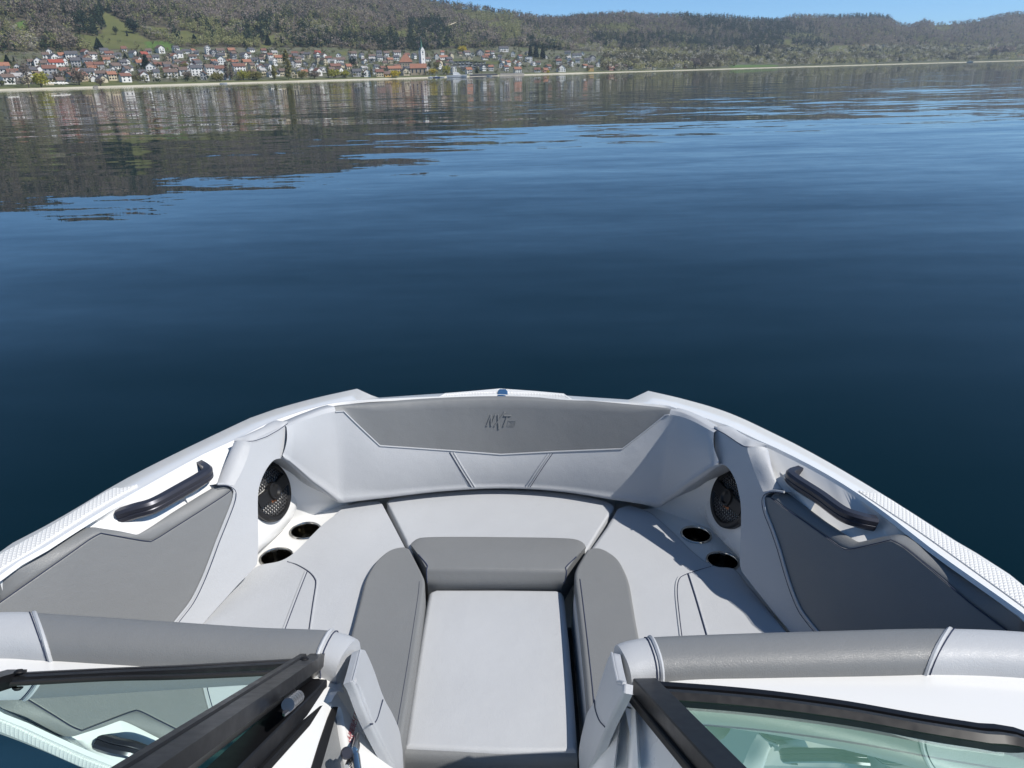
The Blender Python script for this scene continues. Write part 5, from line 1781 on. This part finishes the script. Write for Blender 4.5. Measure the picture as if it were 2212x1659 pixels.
wc_ = ['white'] * 11 + ['cream'] * 2 + ['tan', 'grey', 'grey']
rc_ = ['brown'] * 7 + ['rust'] * 4 + ['grey'] * 7 + ['orange'] * 2 + ['pale']
tries = 0
n_fill = 0
while tries < 14000 and n_fill < 204:
    tries += 1
    xp = rh.uniform(0, 1345)
    ys = shore_y(xp)
    yt = float(np.interp(xp, [t[0] for t in TOPL], [t[1] for t in TOPL]))
    if xp > 1100 and rh.random() < .55:
        continue
    yp = rh.uniform(yt + 3, ys - 9)
    if any(in_poly(np.array([xp]), np.array([yp]), m_)[0] for m_ in (MEADOWS[16], MEADOWS[7], MEADOWS[19])):
        continue
    if any(abs(xp - a) < c + 6.0 and -5.0 < yp - b < 5.5 for a, b, c in taken):
        continue
    if 885 < xp < 945 and yp > 138:
        continue
    if 975 < xp < 1075 and 128 < yp < 152:
        continue
    b = place('S', xp * 1.8517, yp * 1.8517)
    gb = 'g' if rh.random() < .42 else 'e'
    w = rh.choice((6.0, 7.0, 8.0, 9.0, 10.0)) if gb == 'e' else rh.choice((6.0, 7.0, 8.0))
    st = rh.choice((1, 1, 2, 2))
    house(b, -math.atan2(b.x, b.y) + rh.uniform(-.1, .8), w, 7.0 if gb == 'e' else 9.5, 2.6 * st + .9, 2.4 if gb == 'e' else round(w * .38, 1), gb, rh.choice(wc_), rh.choice(rc_), wins=rh.choice((0, 2, 2, 3)), floors=st, chimney=rh.random() < .5)
    taken.append((xp, yp, w / mpp(b) / 2))
    n_fill += 1

# labels: look, row, neighbourhood, and the order within them
ORD = ['first', 'second', 'third', 'fourth', 'fifth', 'sixth', 'seventh', 'eighth', 'ninth', 'tenth', 'eleventh', 'twelfth']
SECT = [(75, 'by the left edge'), (150, 'behind the left willow'), (225, 'below the left woods'), (300, 'left below the big meadow'), (375, 'right below the big meadow'), (450, 'below the small meadows'), (520, 'left of the poplars'), (600, 'at the poplars'),
        (680, 'right of the poplars'), (780, 'midway from poplars to church'), (860, 'left of the castle'), (960, 'around the church'), (1040, 'above the white motorboat'), (1110, 'above the dark quay'), (1190, 'above the pale quay'), (1290, 'right of the quays'), (1500, 'at the village end'), (3000, 'along the far right shore')]
groups = {}
info = []
for o in HOUSES:
    u_, v_ = project(np.array([o.location.x]), np.array([o.location.y]), np.array([o.location.z]))
    u_, v_ = float(u_[0]), float(v_[0])
    dy = shore_y(max(-100, min(2300, u_))) - v_
    row = 'shore row' if dy < 15 else 'second row' if dy < 27 else 'middle row' if dy < 42 else 'upper row' if dy < 54 else 'top row'
    sec = next(s for lim, s in SECT if u_ < lim)
    wl_ = [c for c in o.children if c.name.startswith('wall')][0].data.materials[0].name[5:]
    rf = [c for c in o.children if c.name.startswith('roof')][0].data.materials[0].name[5:]
    info.append((o, u_, wl_, rf, row, sec))
    groups.setdefault((wl_, rf, row, sec), []).append((u_, o))
for key, lst in groups.items():
    lst.sort(key=lambda t: t[0])
    wl_, rf, row, sec = key
    for i, (u_, o) in enumerate(lst):
        lead = '' if len(lst) == 1 else ('leftmost ' if i == 0 else 'rightmost ' if i == len(lst) - 1 else ORD[i] + ' from left, ')
        o['label'] = f'{lead}{wl_} house with {rf} roof, {row} {sec}'

# --- church with its spire, nave and castle
b = place('W', 1392, 600)
tw = empty('church', b, -math.atan2(b.x, b.y))
tag(tw, 'village church with white tower, green needle spire and orange nave roof', 'church')
mp_ = mpp(b) / 1.0
sc_px = mp_ / (2.01091 * 1.8517)
th_ = 178 * sc_px * 1.0
tw_w = 36 * sc_px
v, f = cube_data(0, -tw_w / 2, tw_w / 2, -tw_w / 2, tw_w / 2, 0, th_)
t0 = mesh('tower', v, f, MAT['wall_white'], tw, False)
TW_TURN = .55                       # the tower stands turned, one face to the sun
for sx in (-1, 1):
    pass
g = tw_w / 2 + .25
hsp = 92 * sc_px
v = [(-g, -g, th_), (g, -g, th_), (g, g, th_), (-g, g, th_), (-g * .42, -g * .42, th_ + hsp * .16), (g * .42, -g * .42, th_ + hsp * .16), (g * .42, g * .42, th_ + hsp * .16), (-g * .42, g * .42, th_ + hsp * .16), (0, 0, th_ + hsp)]
mesh('spire', v, [(0, 1, 5, 4), (1, 2, 6, 5), (2, 3, 7, 6), (3, 0, 4, 7), (4, 5, 8), (5, 6, 8), (6, 7, 8), (7, 4, 8)], MAT['copper_green'], tw, False)
gp_ = [(-tw_w / 2, th_), (tw_w / 2, th_), (0, th_ + hsp * .26)]
mesh('tower_gable', [(x, -tw_w / 2 - .1, z) for x, z in gp_] + [(x, tw_w / 2 + .1, z) for x, z in gp_], [(0, 1, 2), (5, 4, 3), (0, 2, 5, 3), (1, 4, 5, 2)], MAT['wall_white'], tw, False)
prof_tube('spire_cross', [(0, 0, th_ + hsp - .3), (0, 0, th_ + hsp + 1.8)], circle(.15, 6), MAT['steel'], tw, up=(0, 1, 0))
for ch in tw.children:
    ch.rotation_euler = (0, 0, TW_TURN)
for z in (.42, .60, .80):
    v, f = cube_data(0, -.55, .55, -tw_w / 2 - .05, -tw_w / 2 + .2, th_ * z, th_ * z + 2.2)
    mesh('window', v, f, MAT['window_glass'], tw, False).rotation_euler = (0, 0, TW_TURN)
lathe('clock_face', [(0, .05), (1.2, .05), (1.3, -.1)], (0, -tw_w / 2 - .04, th_ * .92), MAT['window_glass'], tw, 20, (0, -1, 0)).rotation_euler = (0, 0, TW_TURN)
nw = 125 * sc_px
v, f = wall_mesh(nw, 10, 9.2, 5.2, 'e')()
o = mesh('nave', v, f, MAT['wall_tan'], tw, False); o.location = (-8.5 * sc_px * 4, -10, 0)
v, f = roof_mesh(nw, 10, 9.2, 5.2, 'e')()
nr = mesh('nave_roof', v, f, MAT['roof_orange'], tw, False); nr.location = o.location
for i in range(4):
    v, f = cube_data(0, -.9, .9, -5.1, -4.8, 2.5, 7.5)
    wv = mesh('window', v, f, MAT['window_glass'], tw, False)
    wv.location = o.location + Vector((-nw * .38 + i * nw * .25, 0, 0))
b = place('W', 1258, 560)
cs = house(b, -math.atan2(b.x, b.y), 20.0, 15.0, 10.5, 11.0, 'hip', 'tan', 'orange', name='castle', label='tall castle house with a steep hipped orange roof left of the church', cat='castle', wins=5, floors=3, group=None)
del cs
HOUSES.pop()

# --- terraced flats: long stepped rows with pale balconies
for i, (k, x, y, wp) in enumerate((('W', 1690, 512, 150), ('W', 1712, 535, 160), ('W', 1830, 515, 130), ('W', 1862, 538, 140), ('W', 1545, 528, 90), ('W', 1925, 556, 70), ('W', 1760, 558, 130))):
    b = place(k, x, y)
    w = wp / (2.01091 * 1.8517) * mpp(b)
    tr_ = empty('terraced_flats', b, -math.atan2(b.x, b.y))
    nm_ = ['upper left row', 'second left row', 'upper right row', 'second right row', 'lone row nearest the church', 'short row at the right end', 'lowest row just above the orange boathouse'][i]
    tag(tr_, f'long terraced flats with pale balcony bands, {nm_}', 'flats', 'terraced flats above the quay')
    v, f = cube_data(0, -w / 2, w / 2, -5, 5, -2, 3.4)
    mesh('wall', v, f, MAT['wall_grey'], tr_, False)
    v, f = cube_data(0, -w / 2 - .3, w / 2 + .3, -6.2, 5.2, 3.42, 3.8)
    mesh('roof', v, f, MAT['roof_grey'], tr_, False)
    nb_ = max(4, int(w // 6))
    me = cached(('balcony', 4), lambda: cube_data(0, -2.3, 2.3, -1.4, 0, 0, 1.1), MAT['wall_white'])
    mw = cached(('window', 3.6, 2.0), window_mesh(3.6, 2.0), MAT['window_glass'])
    for j in range(nb_):
        o = link('balcony', me, tr_); o.location = (-w / 2 + w * (j + .5) / nb_, -5.02, 0)
        o = link('window', mw, tr_); o.location = (-w / 2 + w * (j + .5) / nb_, -5.03, 1.2)

# --- quays, slipway, moored boats
def wall_along(name, label, cat, k, pts, h, th, mat):
    b = [place(k, x, y) for x, y in pts]
    b = [Vector((p.x, p.y, 0)) * .997 for p in b]
    mid = sum(b, Vector()) / len(b)
    mid.z = 0
    root = empty(name, mid)
    tag(root, label, cat)
    v, f = [], []
    for p in b:
        q = p - mid
        o = Vector((p.x, p.y, 0)).normalized() * th
        v += [q + Vector((0, 0, -1)), q + Vector((0, 0, h)), q + o + Vector((0, 0, h)), q + o + Vector((0, 0, -1))]
    for i in range(len(b) - 1):
        for a in range(3):
            f.append((i * 4 + a, i * 4 + a + 1, (i + 1) * 4 + a + 1, (i + 1) * 4 + a))
    f += [(0, 1, 2, 3), tuple((len(b) - 1) * 4 + a for a in (3, 2, 1, 0))]
    mesh('quay_body', v, f, mat, root, False)
    v2, f2 = [], []
    for p in b:
        q = p - mid
        o = Vector((p.x, p.y, 0)).normalized()
        v2 += [q - o * .2 + Vector((0, 0, h + .02)), q - o * .2 + Vector((0, 0, h + .3)), q + o * th + Vector((0, 0, h + .3)), q + o * th + Vector((0, 0, h + .02))]
    mesh('coping', v2, [tuple(p) for p in f], MAT['stone'], root, False)


wall_along('quay', 'long dark quay wall at the water right of the white motorboat', 'quay', 'W', ((1770, 612), (1880, 609), (1992, 605)), 3.0, 5, MAT['dark_stone'])
wall_along('quay', 'pale quay wall continuing right of the dark quay', 'quay', 'X', ((0, 606), (100, 604), (195, 601)), 3.2, 5, MAT['stone'])
wall_along('slipway', 'short grey boat ramp crossing the beach at the left', 'slipway', 'V', ((755, 705), (790, 703)), 1.6, 9, MAT['stone'])


def boat_far(label, k, x, y, L, mast=0.0, cabin=True, hull='boat_white', cat='boat', name='moored_boat', group='boats moored along the village shore', yaw=0.0):
    p = px(k, x, y)
    r = ray(p, AW)
    t = -H / r.z if r.z < 0 else 1
    b = r * t
    az = math.atan2(b.x, b.y)
    D = float(interp(az, SHORE_D))
    dist = min(D * .985, math.hypot(b.x, b.y)) if r.z < 0 else D * .985
    dist = max(dist, D * .80)
    root = empty(name, (dist * math.sin(az), dist * math.cos(az), 0), -az + yaw)
    tag(root, label, cat, group)
    n = 9
    rows = []
    for z, wsc, lsc in ((-.25, .55, .9), (.35, .9, .97), (L * .10 + .25, 1.0, 1.0)):
        rows.append([Vector((L * lsc * (i / (n - 1) - .5), -L * .15 * wsc * math.sin(math.pi * min(1, (.18 + .82 * (1 - i / (n - 1))) ) * .5) if True else 0, z + (.25 * (i / (n - 1)) ** 2 if z > .3 else 0))) for i in range(n)])
    m1 = [[Vector((p_.x, -p_.y, p_.z)) for p_ in r_] for r_ in rows]
    hu = loft('hull', rows + list(reversed(m1)), n, MAT[hull], root, resamp=False, sharp=40)
    if cabin:
        h0 = L * .10 + .3
        v = [(-.18 * L, -.10 * L, h0), (.20 * L, -.08 * L, h0), (.20 * L, .08 * L, h0), (-.18 * L, .10 * L, h0), (-.16 * L, -.085 * L, h0 + .12 * L), (.06 * L, -.07 * L, h0 + .12 * L), (.06 * L, .07 * L, h0 + .12 * L), (-.16 * L, .085 * L, h0 + .12 * L)]
        mesh('cabin', v, [(0, 1, 5, 4), (1, 2, 6, 5), (2, 3, 7, 6), (3, 0, 4, 7), (4, 5, 6, 7)], MAT['boat_white'], root, False)
        v = [(.065 * L, -.07 * L, h0 + .11 * L), (.18 * L, -.082 * L, h0 + .02 * L), (.18 * L, .082 * L, h0 + .02 * L), (.065 * L, .07 * L, h0 + .11 * L)]
        mesh('windscreen', [Vector(p_) + Vector((.02, 0, .03)) for p_ in v], [(0, 1, 2, 3)], MAT['window_glass'], root, False)
    if mast:
        prof_tube('mast', [(0, 0, .5), (0, 0, mast)], circle(.11, 6), MAT['steel'], root, up=(0, 1, 0))
        prof_tube('boom', [(0, 0, 1.9), (-L * .38, 0, 2.0)], circle(.09, 6), MAT['cloth_white'], root)
    return root


boat_far('white cabin motorboat under way off the church shore', 'W', 1665, 632, 24, name='motor_yacht', group=None, cat='motorboat')
boat_far('white sailing boat with bare mast nearest the yellow willow', 'W', 1455, 626, 8, mast=10, name='sailing_boat', cat='sailing boat')
boat_far('blue hulled sailing boat moored midway from the willow to the motorboat', 'W', 1500, 626, 9, mast=12, hull='boat_blue', name='sailing_boat', cat='sailing boat')
boat_far('small white open boat close left of the white cabin motorboat', 'W', 1545, 624, 7, cabin=False, name='rowing_boat')
boat_far('small white boat lying off the dark quay wall', 'W', 1925, 620, 7, cabin=False, name='rowing_boat')
boat_far('white boat at the beach below the orange houses by the poplars', 'V', 1795, 660, 8, cabin=False, name='rowing_boat')
boat_far('white boat drawn up at the far right shore', 'Y', 1775, 505, 14, name='moored_boat')
# parasols of the beach restaurant
for i, x in enumerate((395, 418, 442, 468, 492, 515, 538)):
    b = place('V', x, 695)
    u_ = empty('parasol', b)
    tag(u_, ('leftmost', 'second', 'third', 'fourth', 'fifth', 'sixth', 'rightmost')[i] + (' white parasol' if i in (0, 6) else ' from left white parasol') + ' of the beach restaurant row', 'parasol', 'white parasols on the left beach')
    lathe('canopy', [(0, 3.7), (1.3, 3.2), (2.4, 2.55), (2.4, 2.4)], (0, 0, 0), MAT['cloth_white'], u_, 8)
    prof_tube('pole', [(0, 0, 0), (0, 0, 3.6)], circle(.06, 6), MAT['steel'], u_, up=(0, 1, 0))
b = place('V', 150, 672)
rp = empty('concrete_ramp', b, -math.atan2(b.x, b.y))
tag(rp, 'long pale concrete ramp rising to the right at the left beach', 'ramp')
v = [(-30, -2, -1), (28, -2, -1), (28, 2, -1), (-30, 2, -1), (-30, -2, .6), (28, -2, 4.6), (28, 2, 4.6), (-30, 2, .6)]
mesh('ramp_body', v, [(0, 1, 5, 4), (1, 2, 6, 5), (2, 3, 7, 6), (3, 0, 4, 7), (4, 5, 6, 7)], MAT['stone'], rp, False)
for yy in (-2.1, 2.1):
    prof_tube('railing', [(-30, yy, 1.5), (28, yy, 5.5)], circle(.08, 5), MAT['steel'], rp)

# ---------------------------------------------------------------- single trees one can tell apart
G_ = {'yg': (.42, .41, .09), 'ol': (.29, .27, .11), 'br': (.28, .235, .19), 'dk': (.045, .07, .045), 'cf': (.040, .066, .043), 'ye': (.58, .48, .06)}
W_ = {'yg': 'yellow green budding', 'ol': 'olive budding', 'br': 'bare greyish brown', 'dk': 'dark evergreen', 'cf': 'dark conifer', 'ye': 'bright yellow'}
TREES = [('V', 335, 703, 115, 120, 'yg', 'round', 'big yellow green willow beside the parasols'), ('V', 235, 707, 215, 85, 'br', 'round', 'tallest bare tree left of the big willow'), ('V', 65, 517, 72, 52, 'cf', 'cone', 'broad dark conifer at the left edge slope'), ('V', 115, 499, 42, 20, 'cf', 'cone', 'slim dark conifer right of the broad one at the left edge'),
         ('V', 797, 392, 82, 64, 'cf', 'cone', 'broad dark conifer at the foot of the big meadow'), ('V', 935, 283, 65, 42, 'dk', 'round', 'lone dark pine in the middle of the big meadow'), ('V', 1025, 292, 46, 16, 'cf', 'cone', 'slim conifer right of the lone meadow pine'), ('V', 1075, 272, 105, 95, 'dk', 'round', 'dark evergreen clump on the right meadow edge'),
         ('V', 1015, 497, 66, 46, 'cf', 'cone', 'dark conifer among houses below the meadow'), ('V', 1090, 492, 52, 22, 'cf', 'cone', 'left slim conifer of the village pair'), ('V', 1114, 478, 66, 22, 'cf', 'cone', 'right slim conifer of the village pair'), ('V', 1183, 558, 118, 78, 'dk', 'cone', 'largest dark conifer in the village centre'), ('V', 1570, 355, 72, 60, 'cf', 'cone', 'dark conifer above the village by the small meadow'),
         ('V', 2160, 365, 88, 48, 'cf', 'cone', 'dark conifer left of the pale grass track'), ('V', 1500, 562, 52, 72, 'ol', 'round', 'round olive tree above the white shore flats'), ('V', 1410, 560, 46, 60, 'ol', 'round', 'round olive bush left of the white shore flats'), ('V', 1745, 655, 66, 95, 'ol', 'round', 'olive willow at the beach right of the flats'), ('V', 1833, 645, 130, 34, 'br', 'column', 'left column of the bare shore poplar pair'), ('V', 1868, 645, 115, 26, 'br', 'column', 'right column of the bare shore poplar pair'),
         ('V', 1960, 645, 74, 105, 'yg', 'round', 'wide yellow green willow right of the bare poplars'), ('V', 2065, 643, 62, 95, 'ol', 'round', 'wide olive willow below the orange gable'), ('V', 640, 685, 118, 110, 'br', 'round', 'wide bare tree before the grey hall'), ('V', 475, 672, 86, 90, 'br', 'round', 'bare tree behind the parasols'), ('V', 810, 690, 60, 70, 'br', 'round', 'small bare tree right of the grey hall'), ('V', 1510, 640, 64, 70, 'br', 'round', 'bare shrub in front of the white shore flats'),
         ('V', 1095, 645, 44, 44, 'br', 'round', 'small reddish bare tree by the white gable'), ('V', 1160, 650, 40, 60, 'ol', 'round', 'low olive bush by the beach lawn'),
         ('W', 312, 642, 215, 62, 'ol', 'column', 'tallest olive poplar on the shore'), ('W', 200, 642, 105, 40, 'ol', 'column', 'short olive poplar left of the tallest one'), ('W', 632, 625, 105, 22, 'ol', 'column', 'slim olive poplar before the brown roofs'), ('W', 980, 622, 76, 18, 'ol', 'column', 'slim poplar left of the castle'), ('W', 150, 362, 84, 44, 'cf', 'cone', 'dark conifer beside the grass track'), ('W', 258, 372, 76, 50, 'cf', 'cone', 'dark conifer right of the grass track'),
         ('W', 675, 628, 64, 92, 'yg', 'round', 'yellow green willow right of the slim poplar'), ('W', 765, 626, 56, 84, 'yg', 'round', 'second yellow green willow further right on the beach'), ('W', 1168, 628, 56, 76, 'ye', 'round', 'yellow tree below the orange roofs left of the castle'), ('W', 1470, 603, 48, 66, 'ye', 'round', 'bright yellow willow right of the church'), ('W', 1585, 603, 72, 64, 'yg', 'round', 'yellow green tree left of the small white gable'), ('W', 1500, 566, 62, 62, 'ol', 'round', 'olive tree above the bright yellow willow'),
         ('W', 1710, 424, 48, 74, 'ye', 'round', 'yellow bush above the village by the grass patch'), ('W', 835, 548, 88, 62, 'dk', 'round', 'dark evergreen tree beside the orange roof'), ('W', 1442, 545, 40, 30, 'cf', 'cone', 'small dark conifer right of the church tower'), ('W', 1826, 590, 46, 25, 'cf', 'cone', 'small dark conifer above the dark quay'), ('W', 40, 645, 66, 110, 'ol', 'round', 'wide olive willow left of the short poplar'), ('W', 420, 636, 62, 84, 'ol', 'round', 'olive willow below the three white gables'), ('W', 520, 632, 52, 90, 'br', 'round', 'bare shrub below the middle white gable'),
         ('W', 915, 400, 40, 100, 'br', 'round', 'pale bare clump above the middle houses'), ('W', 1130, 470, 44, 24, 'ol', 'round', 'small olive tree among the upper houses'),
         ('X', 1572, 552, 72, 100, 'br', 'round', 'wide bare tree on the right shore by the grey ruin'), ('X', 245, 470, 118, 46, 'cf', 'cone', 'left tall conifer above the pale quay'), ('X', 290, 470, 128, 48, 'cf', 'cone', 'middle tall conifer above the pale quay'), ('X', 345, 478, 118, 46, 'cf', 'cone', 'right tall conifer above the pale quay'), ('X', 2068, 465, 105, 46, 'cf', 'cone', 'dark conifer standing out on the right slope'), ('X', 385, 590, 22, 26, 'ye', 'round', 'small yellow bush at the end of the pale quay'), ('X', 915, 545, 34, 34, 'ye', 'round', 'yellow tree behind the pink right shore house'),
         ('Y', 855, 350, 56, 78, 'br', 'round', 'pale round tree above the far farm'), ('Y', 1025, 515, 28, 22, 'yg', 'round', 'small green tree on the far beach'), ('Y', 2035, 440, 60, 180, 'br', 'round', 'broad purple brown tree at the far right')]
for i, (k, x, y, hp, wp, c_, kind, lab) in enumerate(TREES):
    b = place(k, x, y)
    s = mpp(b) / (VIEW[k][2] * 1.8517)
    tree({'cone': 'conifer', 'column': 'poplar'}.get(kind, 'tree'), lab, 'tree', b, wp * s / 2, hp * s, G_[c_], kind, 420 if kind != 'column' else 260, {'cone': .34, 'column': .55}.get(kind, .17), 'single trees along the shore and in the village', seed=i)
# ridge trees that break the skyline
def crest(u, v, x, y, t, r):
    return t > .985
pos, u, v, t = scatter(900, 170, .98, 1.02, crest)
k = r.random((len(pos), 1))
dk_ = (in_poly(u, v + 6, vp('Y', (560, 60), (1180, 60), (1180, 190), (560, 190))))[:, None]
cc = np.where(dk_, np.array((.028, .048, .030)), np.array((.120, .105, .085)) * (.8 + .4 * k))
v1, f1, c1 = crowns(pos, 4 + 3 * r.random(len(pos)), 14 + 9 * r.random(len(pos)), cc, 26, 66, tri=.30)
cw = raw_mesh('ridge_wood', v1, f1, c1, MAT['leafage'])
tag(cw, 'row of trees along the hill crest against the sky', 'wood', kind='stuff')
# pale limestone scar on the slope
b0, b1 = place('W', 1578, 264), place('W', 1662, 234)
tr_ = empty('rock_scar', b0)
tag(tr_, 'narrow pale rock scar slanting across the wooded slope', 'rock')
d_ = b1 - b0
v = [Vector((0, 0, 12)), d_ + Vector((0, 0, 12)), d_ + Vector((0, 0, 14.5)), Vector((0, 0, 13.5))]
back_ = Vector((b0.x, b0.y, 0)).normalized() * 6
mesh('rock_face', [p - back_ * 2 for p in v] + [p + back_ for p in v], [(0, 1, 2, 3), (7, 6, 5, 4), (3, 2, 6, 7), (0, 4, 5, 1), (0, 3, 7, 4), (1, 5, 6, 2)], MAT['wall_cream'], tr_, False)

# ---------------------------------------------------------------- air
hz = pm('haze', (1, 1, 1))
hz.node_tree.nodes.remove(hz.node_tree.nodes['Principled BSDF'])
pv = nd(hz, 'ShaderNodeVolumePrincipled')
pv.inputs['Color'].default_value = (.72, .84, 1.0, 1)
pv.inputs['Density'].default_value = 0.00009
pv.inputs['Anisotropy'].default_value = 0.2
lk(hz, pv.outputs[0], hz.node_tree.nodes['Material Output'].inputs['Volume'])
zt = float(GZ.max()) + 60
v, f = cube_data(0, -9300, 9300, -9300, 9300, -3.0, zt)
hzo = mesh('haze', v, f, hz, None, False)
tag(hzo, kind='stuff')
print('ground top', GZ.max(), 'houses', len(HOUSES), 'fill', n_fill)
